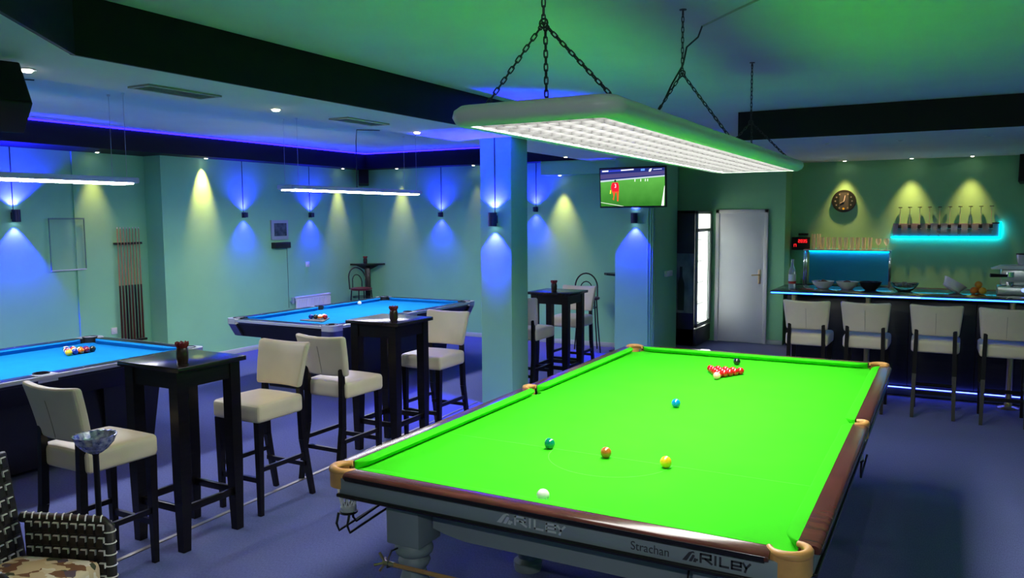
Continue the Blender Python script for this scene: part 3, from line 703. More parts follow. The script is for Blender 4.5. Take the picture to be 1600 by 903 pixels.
def stool(label, cx, cy, rz, group, first=[None]):
    if first[0] is not None: return dup(first[0], (cx, cy, 0), rz, label, group)
    t = thing('bar_stool', label, 'bar stool', (cx, cy, 0), rz, group); first[0] = t     # faces local +Y
    def crown(c):
        k = max(0.0, 1-(c.x/0.22)**2)*max(0.0, 1-(c.y/0.22)**2); f = 1+0.04*max(0, (c.y+0.2)/0.4)
        return (c.x*f, c.y, c.z+(0.018*k if c.z > 0.70 else 0))
    M().box(-0.21, 0.21, -0.215, 0.215, 0.63, 0.755, bev=0.028, seg=3, sub=3, fn=crown).obj('seat', LEATHER, t, smooth=60)
    def bk(c):
        zt = (c.z-0.80)/0.30; f = 0.90+0.14*zt
        return (c.x*f, c.y-0.05*zt+0.55*c.x*c.x-0.02*zt*zt, c.z+0.010*(c.x/0.2)**2*zt)
    bo = M().box(-0.225, 0.225, -0.245, -0.190, 0.80, 1.10, bev=0.022, seg=3, sub=3, fn=bk).obj('backrest', LEATHER, t, smooth=60)
    sm = M()
    pts = [(0, bk(Vector((0, -0.246, z)))[1]-0.0005, z) for z in (0.82, 0.88, 0.94, 1.0, 1.03)]
    sm.tube(pts, 0.0016, 5).obj('back_seam', SEAM, bo)
    for sx in (-1, 1):
        M().bar((sx*0.180, 0.185, 0.0), (sx*0.183, 0.183, 0.635), 0.030, 0.030, 0.046, 0.046).obj('leg', WOODBLK, t, smooth=0)
        M().bar((sx*0.178, -0.310, 0.0), (sx*0.172, -0.232, 0.42), 0.030, 0.032, 0.038, 0.042).bar((sx*0.172, -0.232, 0.42), (sx*0.168, -0.222, 0.70), 0.038, 0.042, 0.036, 0.040).bar((sx*0.168, -0.222, 0.70), (sx*0.165, -0.222, 0.86), 0.036, 0.040, 0.034, 0.032).obj('leg', WOODBLK, t, smooth=0)
        M().bar((sx*0.181, 0.18, 0.31), (sx*0.181, -0.225, 0.31), 0.020, 0.030).obj('stretcher', WOODBLK, t, smooth=0)
    M().bar((-0.18, 0.184, 0.24), (0.18, 0.184, 0.24), 0.022, 0.034).obj('footrest', WOODBLK, t, smooth=0)
    M().bar((-0.18, -0.238, 0.24), (0.18, -0.238, 0.24), 0.022, 0.030).obj('stretcher', WOODBLK, t, smooth=0)
    return t
G1 = 'cream stools at the bar tables'
stool('cream leather bar stool nearest the wicker armchair', -2.80, 0.07, 0, G1)
stool('cream leather bar stool backing onto another, facing the nearest bar table', -2.80, 1.25, PI, G1)
stool('cream leather bar stool facing the middle bar table, back towards camera', -2.75, 2.08, 0, G1)
stool('cream leather bar stool across the middle bar table, beside the column', -2.76, 3.32, PI, G1)
stool('cream leather bar stool half hidden behind the mint column', -2.76, 5.22, 0, G1)
stool('cream leather bar stool in shade behind the farthest bar table', -2.76, 6.36, PI, G1)
G2 = 'cream stools along the bar counter'
for x, y, lab in ((0.078, 6.20, 'cream stool at the bar counter, first from the white door'), (0.632, 6.24, 'cream stool at the bar counter, second from the white door'),
               (1.258, 6.26, 'cream stool at the bar counter, third from the white door'), (1.84, 6.22, 'cream stool at the bar counter, fourth from the white door')):
    stool(lab, x, y, 0, G2)

# corner standing tables
def corner_table(label, x, y, z, rz):
    t = thing('standing_table', label, 'table', (x, y, 0), rz)
    M().prism([(-0.30, -0.02), (0.0, -0.30), (0.30, -0.02), (0.30, 0.02), (0.0, 0.10), (-0.30, 0.02)], z-0.03, z).obj('table_top', WOODBLK, t, smooth=0)
    M().box(-0.045, 0.045, -0.085, 0.005, 0.012, z-0.03, bev=0.003).obj('post', WOODBLK, t)
    M().box(-0.14, 0.14, -0.16, 0.10, 0, 0.012, bev=0.003).obj('base_plate', BLKMETAL, t)
    M().prism([(-0.20, z-0.03), (0.0, z-0.13), (0.20, z-0.03)], -0.05, -0.03, 'xz').obj('bracket', WOODBLK, t, smooth=0)
corner_table('dark standing table in the corner behind the second pool table', -7.58, 8.38, 1.19, math.radians(35))
t = thing('standing_table', 'dark standing table partly hidden beside the television pier', 'table', (-2.85, 8.35, 0))
M().prism([(-0.28, 0.0), (-0.20, -0.10), (0.015, -0.22), (0.015, 0.22), (-0.20, 0.10)], 1.12, 1.15).obj('table_top', WOODBLK, t, smooth=0)
M().box(-0.03, 0.01, -0.05, 0.05, 0.012, 1.12, bev=0.003).obj('post', WOODBLK, t)
M().box(-0.15, 0.02, -0.12, 0.12, 0, 0.012, bev=0.003).obj('base_plate', BLKMETAL, t)
candle('small red candle glass on the dark corner standing table', -7.60, 8.34, 1.19)
# bistro chairs
def bistro(label, x, y, rz, sh, first=[None]):
    t = thing('bistro_chair', label, 'chair', (x, y, 0), rz)
    M().lathe([(0.0, sh-0.035), (0.17, sh-0.035), (0.185, sh-0.02), (0.18, sh), (0.10, sh+0.012), (0.0, sh+0.014)], 24).obj('seat', mat('dark_red_vinyl', (0.12, 0.012, 0.015), 0.3), t, smooth=60)
    hp = [(-0.165, -0.10, sh-0.02)] + [(0.165*-math.cos(PI*k/12), -0.12-0.06*math.sin(PI*k/12), sh+0.14+0.20*math.sin(PI*k/12)) for k in range(13)] + [(0.165, -0.10, sh-0.02)]
    M().tube(hp, 0.011, 8).obj('back_hoop', BLKMETAL, t)
    hp2 = [(-0.09, -0.13, sh-0.01)] + [(-0.09*math.cos(PI*k/8), -0.13-0.03*math.sin(PI*k/8), sh+0.10+0.12*math.sin(PI*k/8)) for k in range(9)] + [(0.09, -0.13, sh-0.01)]
    M().tube(hp2, 0.008, 6).obj('inner_hoop', BLKMETAL, t)
    for sx in (-1, 1):
        for sy in (-1, 1):
            M().tube([(sx*0.12, sy*0.12, sh-0.03), (sx*0.14, sy*0.14, sh*0.5), (sx*0.17, sy*0.18, 0.0)], 0.010, 8).obj('leg', BLKMETAL, t)
    M().tube([(0.145*math.cos(2*PI*k/20), 0.145*math.sin(2*PI*k/20), sh-0.15) for k in range(20)], 0.007, 6, closed=True).obj('ring_brace', BLKMETAL, t)
bistro('black bistro stool with dark red seat by the corner standing table', -7.38, 7.95, math.radians(-110), 0.80)
bistro('black bistro stool with hooped back behind the farthest bar table', -3.30, 8.12, math.radians(-150), 0.80)

# ================================================================== wicker armchair and bowl stand (near left)
WICK = mat('dark_wicker', (0.018, 0.016, 0.013), 0.45, var=0.4, vscale=40)
WICKHI = mat('wicker_highlight', (0.78, 0.76, 0.70), 0.5)  # white highlights on the weave, put in as pale strips
ac = thing('wicker_armchair', 'dark woven wicker armchair with patterned cushion at the lower left', 'armchair', (-2.09, -0.87, 0), math.radians(-70))
def weave(o, u, v, n, nu, nv, name_d='panel', parent=ac):
    """woven panel: origin o, edge vectors u, v, thickness vector n"""
    o = Vector(o); u = Vector(u); v = Vector(v); n = Vector(n); nh = n.normalized()
    core = M().loft([[o, o+u, o+u+v, o+v], [o+n, o+u+n, o+u+v+n, o+v+n]])
    pn = core.obj(name_d, WICK, parent, smooth=0)
    for side, (base, sg) in enumerate(((o, -1), (o+n, 1))):
        d = M(); l = M()
        for i in range(nu):
            for j in range(nv):
                p = base+u*((i+0.08)/nu)+v*((j+0.08)/nv); a = u*(0.80/nu); b = v*(0.80/nv); up = nh*sg*0.006; up2 = nh*sg*(0.010 if (i+j) % 2 else 0.007)
                d.loft([[p, p+a, p+a+b, p+b], [p+a*.12+b*.12+up2, p+a*.88+b*.12+up2, p+a*.88+b*.88+up2, p+a*.12+b*.88+up2]])
                # highlight of the weave as a pale L along top and one side
                q = base+u*((i+0.30)/nu)+v*((j+0.86)/nv); e = u*(0.62/nu); f_ = v*(0.085/nv); h = nh*sg*0.009
                l.loft([[q, q+e, q+e+f_, q+f_], [q+h, q+e+h, q+e+f_+h, q+f_+h]])
                q = base+u*((i+0.85)/nu)+v*((j+0.52)/nv); e = u*(0.07/nu); f_ = v*(0.38/nv)
                l.loft([[q, q+e, q+e+f_, q+f_], [q+h, q+e+h, q+e+f_+h, q+f_+h]])
        a1 = d.obj('weave', WICK, pn, smooth=0); a1['kind'] = 'stuff'
        a2 = l.obj('highlight_strips', WICKHI, pn, smooth=0); a2['kind'] = 'stuff'
    return pn
# local: front +Y, left arm at x = -0.30
weave((-0.315, -0.11, 0.10), (0, 0.40, 0), (0, 0, 0.525), (0.045, 0, 0), 9, 9, 'arm_panel')
weave((0.27, -0.11, 0.10), (0, 0.40, 0), (0, 0, 0.525), (0.045, 0, 0), 9, 9, 'arm_panel')
weave((-0.315, -0.16, 0.10), (0.63, 0, 0), (0, -0.11, 0.80), (0, 0.05, 0.007), 13, 13, 'back_panel')
weave((-0.27, 0.27, 0.10), (0.54, 0, 0), (0, 0, 0.20), (0, 0.045, 0), 12, 4, 'front_panel')
for sx in (-1, 1):
    M().tube([(sx*0.293, -0.14, 0.628), (sx*0.293, 0.05, 0.628), (sx*0.293, 0.27, 0.625), (sx*0.293, 0.295, 0.61), (sx*0.293, 0.295, 0.12)], 0.024, 10).obj('arm_edge', WICK, ac, smooth=60)
    es = M()  # highlights along the arm edge, also put in as pale strips
    for k in range(11):
        yy = -0.12+k*0.038; es.tube([(sx*0.293+0.0255*math.cos(q_), yy+0.012*math.cos(q_), 0.627+0.0255*math.sin(q_)) for q_ in [math.radians(15+150*i/6) for i in range(7)]], 0.0035, 5)
    for k in range(9):
        zz = 0.585-k*0.052; es.tube([(sx*0.293+0.0255*math.cos(q_), 0.295+0.0255*math.sin(q_), zz) for q_ in [math.radians(-20+220*i/8) for i in range(9)]], 0.0032, 5)
    eo = es.obj('edge_highlights', WICKHI, ac); eo['kind'] = 'stuff'
    for sy in (-0.14, 0.27): M().ring((sx*0.285, sy, 0), (sx*0.285, sy, 0.11), 0.016, 0.022, 10).obj('leg', WICK, ac)
M().tube([(-0.31, -0.16, 0.30), (-0.31, -0.245, 0.90), (0.31, -0.245, 0.90), (0.31, -0.16, 0.30)], 0.027, 10).obj('back_edge', WICK, ac, smooth=60)
M().box(-0.27, 0.27, -0.12, 0.27, 0.29, 0.35).obj('seat_base', WICK, ac, smooth=0)
CUSH = bpy.data.materials.new('patterned_cushion'); CUSH.use_nodes = True
def _cush():
    nt = CUSH.node_tree; b = nt.nodes['Principled BSDF']; b.inputs['Roughness'].default_value = 0.9
    tc = nt.nodes.new('ShaderNodeTexCoord')
    vo = nt.nodes.new('ShaderNodeTexVoronoi'); vo.inputs['Scale'].default_value = 20; vo.distance = 'MANHATTAN'; nt.links.new(tc.outputs['Object'], vo.inputs['Vector'])
    sp = nt.nodes.new('ShaderNodeSeparateColor'); nt.links.new(vo.outputs['Color'], sp.inputs[0])
    r = nt.nodes.new('ShaderNodeValToRGB'); r.color_ramp.interpolation = 'CONSTANT'
    el = r.color_ramp.elements; el[0].position = 0; el[0].color = (0.55, 0.43, 0.26, 1); el[1].position = 0.42; el[1].color = (0.62, 0.52, 0.35, 1)
    for p, c in ((0.62, (0.16, 0.07, 0.03, 1)), (0.74, (0.05, 0.06, 0.03, 1)), (0.84, (0.09, 0.06, 0.09, 1)), (0.92, (0.68, 0.62, 0.5, 1))):
        e = el.new(p); e.color = c
    nt.links.new(sp.outputs[0], r.inputs[0]); nt.links.new(r.outputs[0], b.inputs['Base Color'])
_cush()
def cf(c):
    k = max(0, 1-(c.x/0.27)**2)*max(0, 1-(c.y/0.27)**2); return (c.x, c.y, c.z+(0.03*k if c.z > 0.41 else 0))
M().box(-0.265, 0.265, -0.135, 0.275, 0.35, 0.465, bev=0.035, seg=3, sub=3, fn=cf).obj('seat_cushion', CUSH, ac, smooth=60)

bs = thing('bowl_stand', 'faceted silver glass bowl on a slim dark post beside the wicker armchair', 'ashtray stand', (-2.37, -0.24, 0))
M().lathe([(0.11, 0), (0.115, 0.006), (0.10, 0.014), (0.018, 0.02), (0.014, 0.04), (0.0145, 0.80), (0.022, 0.815), (0.0, 0.816)], 20).obj('post', BLKMETAL, bs, smooth=40)
FOIL = mat('faceted_silver_glass', (0.80, 0.82, 0.88), 0.2, 0.6, var=0.5, vscale=45, col2=(0.08, 0.11, 0.30))
bw = M(); prof = [(0.030, 0.815), (0.060, 0.835), (0.086, 0.865), (0.102, 0.905), (0.094, 0.903), (0.078, 0.872), (0.055, 0.848), (0.0, 0.84)]
n = 36; rings = []
for r_, z in prof: rings.append([((r_*(1+0.02*(-1)**k))*math.cos(2*PI*k/n), (r_*(1+0.02*(-1)**k))*math.sin(2*PI*k/n), z+0.002*(-1)**k) for k in range(n)])
bw.loft(rings, cap=True).obj('bowl', FOIL, bs, smooth=0)

# ================================================================== bar
BARBLK = mat('bar_black_panel', (0.010, 0.009, 0.010), 0.4, var=0.3, vscale=3, stretch=(1, 1, 10))
GRAN = mat('bar_top_granite', (0.02, 0.03, 0.03), 0.12, var=0.5, vscale=60, spec=0.6)
bc = thing('bar_counter', 'long black bar counter with glowing blue edge light', 'bar counter', (0, 0, 0))
M().box(-0.41, 4.45, 6.60, 7.50, 1.10, 1.135, bev=0.006).obj('counter_top', GRAN, bc)
for i, (a, b) in enumerate(((-0.27, 0.36), (0.365, 0.99), (0.995, 1.62), (1.625, 2.25), (2.255, 2.88), (2.885, 3.6), (3.605, 4.4))):
    M().box(a, b, 6.93, 6.96, 0.12, 1.10, bev=0.004).obj('front_panel', BARBLK, bc)
M().box(-0.27, 4.4, 6.96, 7.40, 0.0, 1.10).obj('carcass', BARBLK, bc, smooth=0)
M().box(-0.27, 4.4, 6.90, 6.96, 0.02, 0.105, bev=0.004).obj('plinth', mat('blue_grey_plinth', (0.03, 0.04, 0.09), 0.4), bc)
M().box(-0.40, 4.4, 6.588, 6.60, 1.108, 1.122).obj('edge_light', emis('bar_edge_led', (0.015, 0.09, 1.0), 8.0), bc, smooth=0)
M().box(0.05, 1.10, 6.586, 6.588, 1.112, 1.120).obj('bright_edge_light', emis('bar_edge_led2', (0.25, 0.75, 1.0), 2.5), bc, smooth=0)
M().box(-0.2, 4.4, 6.892, 6.90, 0.098, 0.108).obj('plinth_light', emis('plinth_led', (0.05, 0.08, 1.0), 9.0), bc, smooth=0)
for x in (-0.178, 0.59, 1.93, 3.2):
    p = M().ring((x, 6.80, 0.02), (x, 6.80, 1.10), 0.030, 0.030, 16).obj('brass_post', BRASS, bc, smooth=40)
    M().lathe([(0.10, 0), (0.102, 0.008), (0.085, 0.018), (0.04, 0.028), (0.036, 0.06), (0.0, 0.06)], 20, (x, 6.80, 0)).obj('base_flange', BRASS, p, smooth=40)
bb = M().box(-0.80, 4.4, 9.95, 10.48, 0.0, 0.88).box(-0.80, 4.4, 9.93, 10.48, 0.88, 0.91)
tag(bb.obj('back_counter', BARBLK, smooth=0), 'dark low work counter along the wall behind the bar', 'counter')
# lit glass rack
gs = thing('glass_shelf', 'steel framed shelf of glasses with glowing cyan back panel', 'shelf', (0, 0, 0))
M().box(-0.62, 0.60, 10.22, 10.46, 1.440, 1.458, bev=0.003).obj('shelf_board', STEEL, gs)
M().box(-0.56, 0.56, 10.455, 10.462, 0.93, 1.435).obj('lit_panel', mat('cyan_panel', (0.02, 0.40, 0.55), 0.3), gs, smooth=0)
M().box(-0.56, 0.56, 10.43, 10.445, 1.424, 1.438).obj('led_bar', emis('cyan_led', CYAN, 9.0), gs, smooth=0)
for x in (-0.60, 0.585):
    for y in (10.23, 10.44): M().box(x-0.012, x+0.012, y-0.012, y+0.012, 0.91, 1.44, bev=0.002).obj('upright', CHROME, gs)
def glass(label, x, y, z, h, r, grp, stem=False):
    if stem: prof = [(r*.8, 0), (r*.8, 0.003), (0.005, 0.008), (0.004, h*.4), (r*.6, h*.5), (r, h*.75), (r*.85, h), (r*.82, h), (r*.95, h*.75), (r*.55, h*.52), (0, h*.47)]
    else: prof = [(r*.8, 0), (r*.82, 0.004), (r, h), (r*.93, h), (r*.75, 0.012), (0, 0.010)]
    return tag(M().lathe(prof, 14, (0, 0, 0)).obj('drinking_glass', mat('pale_tumbler_glass', (0.85, 0.86, 0.70), 0.08, alpha=0.32, spec=0.8), loc=(x, y, z), smooth=40), label, 'glass', grp)
for k in range(2): glass(('tall slim glass at the far left end of the lit shelf', 'tall slim glass second from the left on the lit shelf')[k], -0.49+k*0.07, 10.33+k*0.05, 1.458, 0.235, 0.032, 'tall glasses at the left end of the lit shelf')
for k in range(9): glass(f'straight tumbler on the lit shelf, {["first","second","third","fourth","fifth","sixth","seventh","eighth","ninth"][k]} tumbler from the left', -0.36+k*0.083, 10.33+0.03*(k % 2), 1.458, 0.185, 0.034, 'tumblers on the lit glass shelf')
for k in range(2): glass(('stemmed glass beside the last tumbler on the lit shelf', 'stemmed glass at the far right end of the lit shelf')[k], 0.42+k*0.11, 10.34, 1.458, 0.17, 0.042, 'stemmed glasses on the lit shelf', True)
# digital display
dd = thing('digital_display', 'black wall display with red digits left of the glasses', 'display', (-0.70, 10.5, 1.50))
M().box(-0.125, 0.14, -0.07, 0, -0.06, 0.14, bev=0.006).obj('case', BLKPLAST, dd)
M().box(-0.03, 0.11, -0.06, 0, 0.17, 0.20, bev=0.004).obj('top_box', BLKPLAST, dd)
RED = emis('red_led', (1.0, 0.015, 0.02), 1.2)
def seg7(m, x, z, h, digit, y):
    w_ = h*.55; t = h*.16
    S7 = {'1': 'bc', '7': 'abc', '3': 'abgcd', '0': 'abcdef', '2': 'abged', '5': 'afgcd', '8': 'abcdefg'}[digit]
    bx = {'a': (0, w_, h-t, h), 'b': (w_-t, w_, h/2, h), 'c': (w_-t, w_, 0, h/2), 'd': (0, w_, 0, t), 'e': (0, t, 0, h/2), 'f': (0, t, h/2, h), 'g': (0, w_, h/2-t/2, h/2+t/2)}
    for s in S7: a, b, c, d2 = bx[s]; m.box(x+a, x+b, y-0.002, y, z+c, z+d2)
dm = M()
for i, ch in enumerate('2035'): seg7(dm, -0.03+i*0.035, 0.055, 0.05, ch, -0.0705)
for i, ch in enumerate('17'): seg7(dm, -0.11+i*0.03, -0.01, 0.045, ch, -0.0705)
dm.obj('red_digits', RED, dd, smooth=0)
# clock
ck = thing('wall_clock', 'round black wall clock on the green bar wall', 'clock', (-0.091, 10.5, 2.19))
def disc(r0, r1, y0, y1, n=36):
    m = M(); m.ring((0, y0, 0), (0, y1, 0), r0, r1, n); return m
disc(0.172, 0.165, 0, -0.035).obj('case', BLKPLAST, ck, smooth=30)
disc(0.150, 0.150, -0.030, -0.0365).obj('face', mat('clock_face', (0.012, 0.02, 0.016), 0.35), ck, smooth=30)
M().box(-0.06, 0.07, -0.0385, -0.0365, -0.13, 0.13).obj('centre_panel', mat('clock_panel', (0.06, 0.07, 0.07), 0.4), ck, smooth=0)
cm = M()
for k in range(12):
    if k in (0, 6): continue
    a_ = k*PI/6; cm.ring((0.118*math.sin(a_), -0.0365, 0.118*math.cos(a_)), (0.118*math.sin(a_), -0.039, 0.118*math.cos(a_)), 0.012, 0.012, 8)
cm.obj('hour_marks', mat('clock_marks', (0.25, 0.25, 0.24), 0.4), ck)
M().ring((0, -0.038, -0.115), (0, -0.041, -0.115), 0.017, 0.017, 10).obj('yellow_mark', mat('yellow_print', (0.8, 0.55, 0.05), 0.4), ck)
M().bar((0, -0.041, -0.02), (0.02, -0.041, 0.085), 0.008, 0.003).bar((0.01, -0.042, 0.0), (-0.05, -0.042, -0.03), 0.010, 0.003).obj('hands', WHITEPL, ck, smooth=0)
# optics rail
orl = thing('spirit_rail', 'steel wall rail of spirit dispensers underlit in cyan', 'wall rail', (0, 10.5, 0))
M().box(0.60, 1.95, -0.03, 0, 1.655, 1.85, bev=0.004).obj('back_plate', mat('dark_steel_plate', (0.35, 0.34, 0.36), 0.35, 0.8), orl)
M().box(0.58, 1.97, -0.05, -0.03, 1.640, 1.656).obj('led_bar', emis('cyan_led', CYAN, 9.0), orl, smooth=0)
M().box(1.956, 1.974, -0.05, -0.03, 1.656, 1.87).obj('led_bar', emis('cyan_led', CYAN, 9.0), orl, smooth=0)
M().box(1.86, 1.95, -0.06, -0.02, 1.846, 1.862).obj('switch', BLKPLAST, orl, smooth=0)
dp0 = None
for k in range(10):
    x = 0.69+k*0.1285; lab = f'spirit dispenser with thin rod on the steel rail, {["first","second","third","fourth","fifth","sixth","seventh","eighth","ninth","last"][k]} from the left'
    if dp0 is None:
        dp0 = thing('spirit_dispenser', lab, 'dispenser', (x, 10.45, 1.68), 0, 'dispensers on the spirit rail')
        M().lathe([(0.010, -0.02), (0.014, 0.0), (0.020, 0.03), (0.024, 0.08), (0.016, 0.10), (0.0, 0.10)], 12).obj('measure_chamber', GLASS, dp0, smooth=40)
        M().box(-0.022, 0.022, -0.02, 0.02, 0.10, 0.15, bev=0.006).obj('valve', BLKPLAST, dp0)
        M().box(-0.028, 0.028, -0.012, 0.0, 0.085, 0.095).obj('bracket', CHROME, dp0, smooth=0)
        M().ring((0, 0, 0.15), (0, 0, 0.40), 0.004, 0.004, 8).obj('rod', mat('pale_rod', (0.55, 0.60, 0.52), 0.3), dp0)
        M().ring((0, 0, 0.398), (0, 0, 0.408), 0.026, 0.026, 14).obj('cap', BLKPLAST, dp0)
    else: dup(dp0, (x, 10.45, 1.68+0.0009*k), 0, lab)
# bowls and things on the counter
def bowl(label, x, y, r, h, bm_, cm_, tilt=0.0, name='snack_bowl'):
    t = thing(name, label, 'bowl', (x, y, 1.135)); 
    if tilt: t.rotation_euler = (0, tilt, 0.3)
    M().lathe([(r*.45, 0), (r*.5, 0.004), (r*.8, h*.45), (r, h), (r*.96, h), (r*.74, h*.45), (r*.4, 0.012), (0, 0.011)], 20).obj('dish', bm_, t, smooth=50)
    if cm_ is not None:
        m = M(); rr = random.Random(label)
        for k in range(26):
            a_ = rr.uniform(0, 2*PI); q = rr.uniform(0, r*.66); m.sphere((q*math.cos(a_), q*math.sin(a_), h*.62+0.03*(1-q/(r*.7))), rr.uniform(0.014, 0.022), 7, 5)
        o = m.obj('snack_fill', cm_, t); o['kind'] = 'stuff'
    return t
WCER = mat('white_ceramic', (0.75, 0.75, 0.72), 0.25); NUT = mat('brown_snack', (0.22, 0.13, 0.06), 0.7, var=0.3, vscale=20)
bowl('white bowl of brown snacks on the bar, first from the left', 0.075, 7.15, 0.125, 0.085, WCER, NUT)
bowl('white bowl of brown snacks on the bar, second from the left', 0.335, 7.17, 0.125, 0.085, WCER, NUT)
bowl('dark bowl heaped with black snacks on the bar counter', 0.580, 7.12, 0.120, 0.095, mat('dark_bowl', (0.02, 0.02, 0.025), 0.3), mat('black_snack', (0.02, 0.02, 0.03), 0.35))
bowl('clear plastic bowl on the bar between dark bowl and tilted bowl', 0.925, 7.12, 0.145, 0.095, GLASS, mat('grey_snack', (0.25, 0.25, 0.2), 0.6))
bw2 = bowl('white bowl tipped on its side near the oranges', 1.37, 7.13, 0.125, 0.10, WCER, None, 0.55); bw2.location.z = 1.168
M().lathe([(0.0, 0.0), (0.09, 0.01), (0.10, 0.05), (0.07, 0.09), (0.0, 0.10)], 14).obj('cloth_lining', mat('white_cloth', (0.7, 0.7, 0.68), 0.9), bw2, smooth=60)
for i, (dx, dy, dz, c, lab) in enumerate(((-0.05, -0.03, 0, (0.85, 0.22, 0.02), 'orange fruit on the bar counter, left of the lemon'), (0.03, -0.05, 0, (0.85, 0.45, 0.03), 'yellow lemon on the bar counter beside the coffee machine'), (0.0, 0.03, 0, (0.8, 0.25, 0.02), 'orange fruit at the back of the small fruit group'), (-0.01, -0.02, 0.062, (0.85, 0.35, 0.03), 'orange fruit on top of the small fruit group'))):
    tag(M().sphere((0, 0, 0), 0.037, 14, 10).obj('citrus_fruit', mat(f'citrus_{i}', c, 0.45, bump=0.1, bscale=200), loc=(1.64+dx, 7.12+dy, 1.135+0.037+dz), smooth=60), lab, 'fruit', 'fruit on the bar counter')
btl = thing('bottle', 'clear bottle with white and red label at the left end of the bar', 'bottle', (-0.25, 7.05, 1.135))
M().lathe([(0.040, 0), (0.042, 0.01), (0.042, 0.17), (0.034, 0.21), (0.016, 0.26), (0.014, 0.31), (0.017, 0.315), (0.017, 0.335), (0.0, 0.335)], 18).obj('glass_body', mat('bottle_glass', (0.5, 0.6, 0.62), 0.08, spec=0.6, trans=0.5), btl, smooth=40)
M().lathe([(0.0425, 0.08), (0.0432, 0.08), (0.0432, 0.16), (0.0425, 0.16)], 18).obj('white_label', mat('white_label', (0.75, 0.76, 0.8), 0.5), btl)
M().lathe([(0.0425, 0.05), (0.0434, 0.05), (0.0434, 0.08), (0.0425, 0.08)], 18).obj('red_label', mat('red_label', (0.5, 0.03, 0.03), 0.5), btl)
# coffee / juice machine at the right
em = thing('coffee_machine', 'steel coffee machine with black handle at the right end of the bar', 'coffee machine', (1.93, 7.17, 1.135))
M().box(-0.13, 0.22, -0.14, 0.14, 0.0, 0.09, bev=0.01).obj('base', STEEL, em)
M().box(-0.10, 0.22, -0.02, 0.14, 0.09, 0.30, bev=0.015).obj('body', STEEL, em)
M().prism([(-0.19, 0.27), (0.22, 0.27), (0.22, 0.315), (-0.10, 0.305)], -0.14, 0.14, 'xz').obj('cup_tray', WHITEPL, em, smooth=0)
M().lathe([(0.07, 0.0), (0.085, 0.06), (0.09, 0.11), (0.0, 0.112)], 20, (0.12, 0, 0.31)).obj('hopper', mat('smoky_plastic', (0.5, 0.5, 0.5), 0.2), em, smooth=40)
M().lathe([(0.092, 0.0), (0.092, 0.012), (0.0, 0.016)], 20, (0.12, 0, 0.42)).obj('hopper_lid', BLKPLAST, em)
M().ring((-0.02, -0.08, 0.24), (-0.02, -0.08, 0.19), 0.035, 0.035, 14).obj('brew_head', CHROME, em)
M().ring((-0.02, -0.08, 0.20), (-0.20, -0.12, 0.205), 0.012, 0.020, 12).obj('handle', BLKPLAST, em)
M().ring((-0.02, -0.08, 0.09), (-0.02, -0.08, 0.14), 0.03, 0.036, 14).obj('cup', CHROME, em)
M().ring((0.10, -0.143, 0.06), (0.10, -0.155, 0.06), 0.02, 0.02, 14).obj('dial', emis('blue_dial', (0.2, 0.3, 1.0), 1.5), em)

# ================================================================== fridge with lit glass door
fg = thing('drinks_fridge', 'tall black drinks fridge with brightly lit glass door beside the white door', 'fridge', (-2.26, 9.48, 0))
FBLK = mat('fridge_black', (0.012, 0.014, 0.014), 0.35)
x0, x1, y0, y1 = -0.35, 0.33, -0.38, 0.42
M().box(x0, x1-0.06, y0, y0+0.03, 0.03, 2.05, bev=0.004).obj('side_wall', FBLK, fg)
M().box(x0, x1-0.06, y1-0.03, y1, 0.03, 2.05, bev=0.004).obj('side_wall', FBLK, fg)
M().box(x0, x1-0.06, y0, y1, 2.02, 2.06, bev=0.004).obj('top_panel', FBLK, fg)
M().box(x0, x1-0.02, y0, y1, 0.03, 0.28, bev=0.004).obj('base_unit', FBLK, fg)
M().box(x0, x0+0.03, y0, y1, 0.03, 2.05).obj('back_wall', WHITEPL, fg, smooth=0)
for yy in (y0+0.05, y1-0.05):
    M().box(x1-0.10, x1-0.075, yy-0.012, yy+0.012, 0.32, 2.0).obj('light_tube', emis('fridge_light', (1.0, 1.0, 0.95), 16.0), fg, smooth=0)
M().box(x0+0.03, x1-0.08, y1-0.04, y1-0.03, 0.30, 2.0).obj('glowing_liner', emis('fridge_liner', (0.97, 1.0, 0.94), 2.2), fg, smooth=0)  # glow put into the side liner, for a brightly lit interior
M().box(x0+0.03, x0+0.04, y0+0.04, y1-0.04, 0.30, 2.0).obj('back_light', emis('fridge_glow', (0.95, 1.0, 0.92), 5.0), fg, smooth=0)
for z in (0.62, 0.95, 1.28, 1.61): M().box(x0+0.05, x1-0.10, y0+0.04, y1-0.04, z, z+0.012).obj('shelf', WHITEPL, fg, smooth=0)
df = M(); X0, X1 = x1-0.055, x1-0.015
df.box(X0, X1, y0, y0+0.045, 0.30, 2.05, bev=0.004).box(X0, X1, y1-0.045, y1, 0.30, 2.05, bev=0.004).box(X0, X1, y0, y1, 1.74, 1.79, bev=0.004).box(X0, X1, y0, y1, 2.01, 2.05, bev=0.004).box(X0, X1, y0, y1, 0.30, 0.36, bev=0.004)
dr = df.obj('glass_door', mat('fridge_frame', (0.25, 0.27, 0.27), 0.3, 0.7), fg)
M().box(X0+0.015, X0+0.021, y0+0.045, y1-0.045, 0.36, 1.74).obj('pane', GLASS, dr, smooth=0)
M().box(X0+0.012, X0+0.022, y0+0.045, y1-0.045, 1.79, 2.01).obj('lit_header', emis('fridge_header', (0.95, 0.98, 0.85), 1.3), dr, smooth=0)
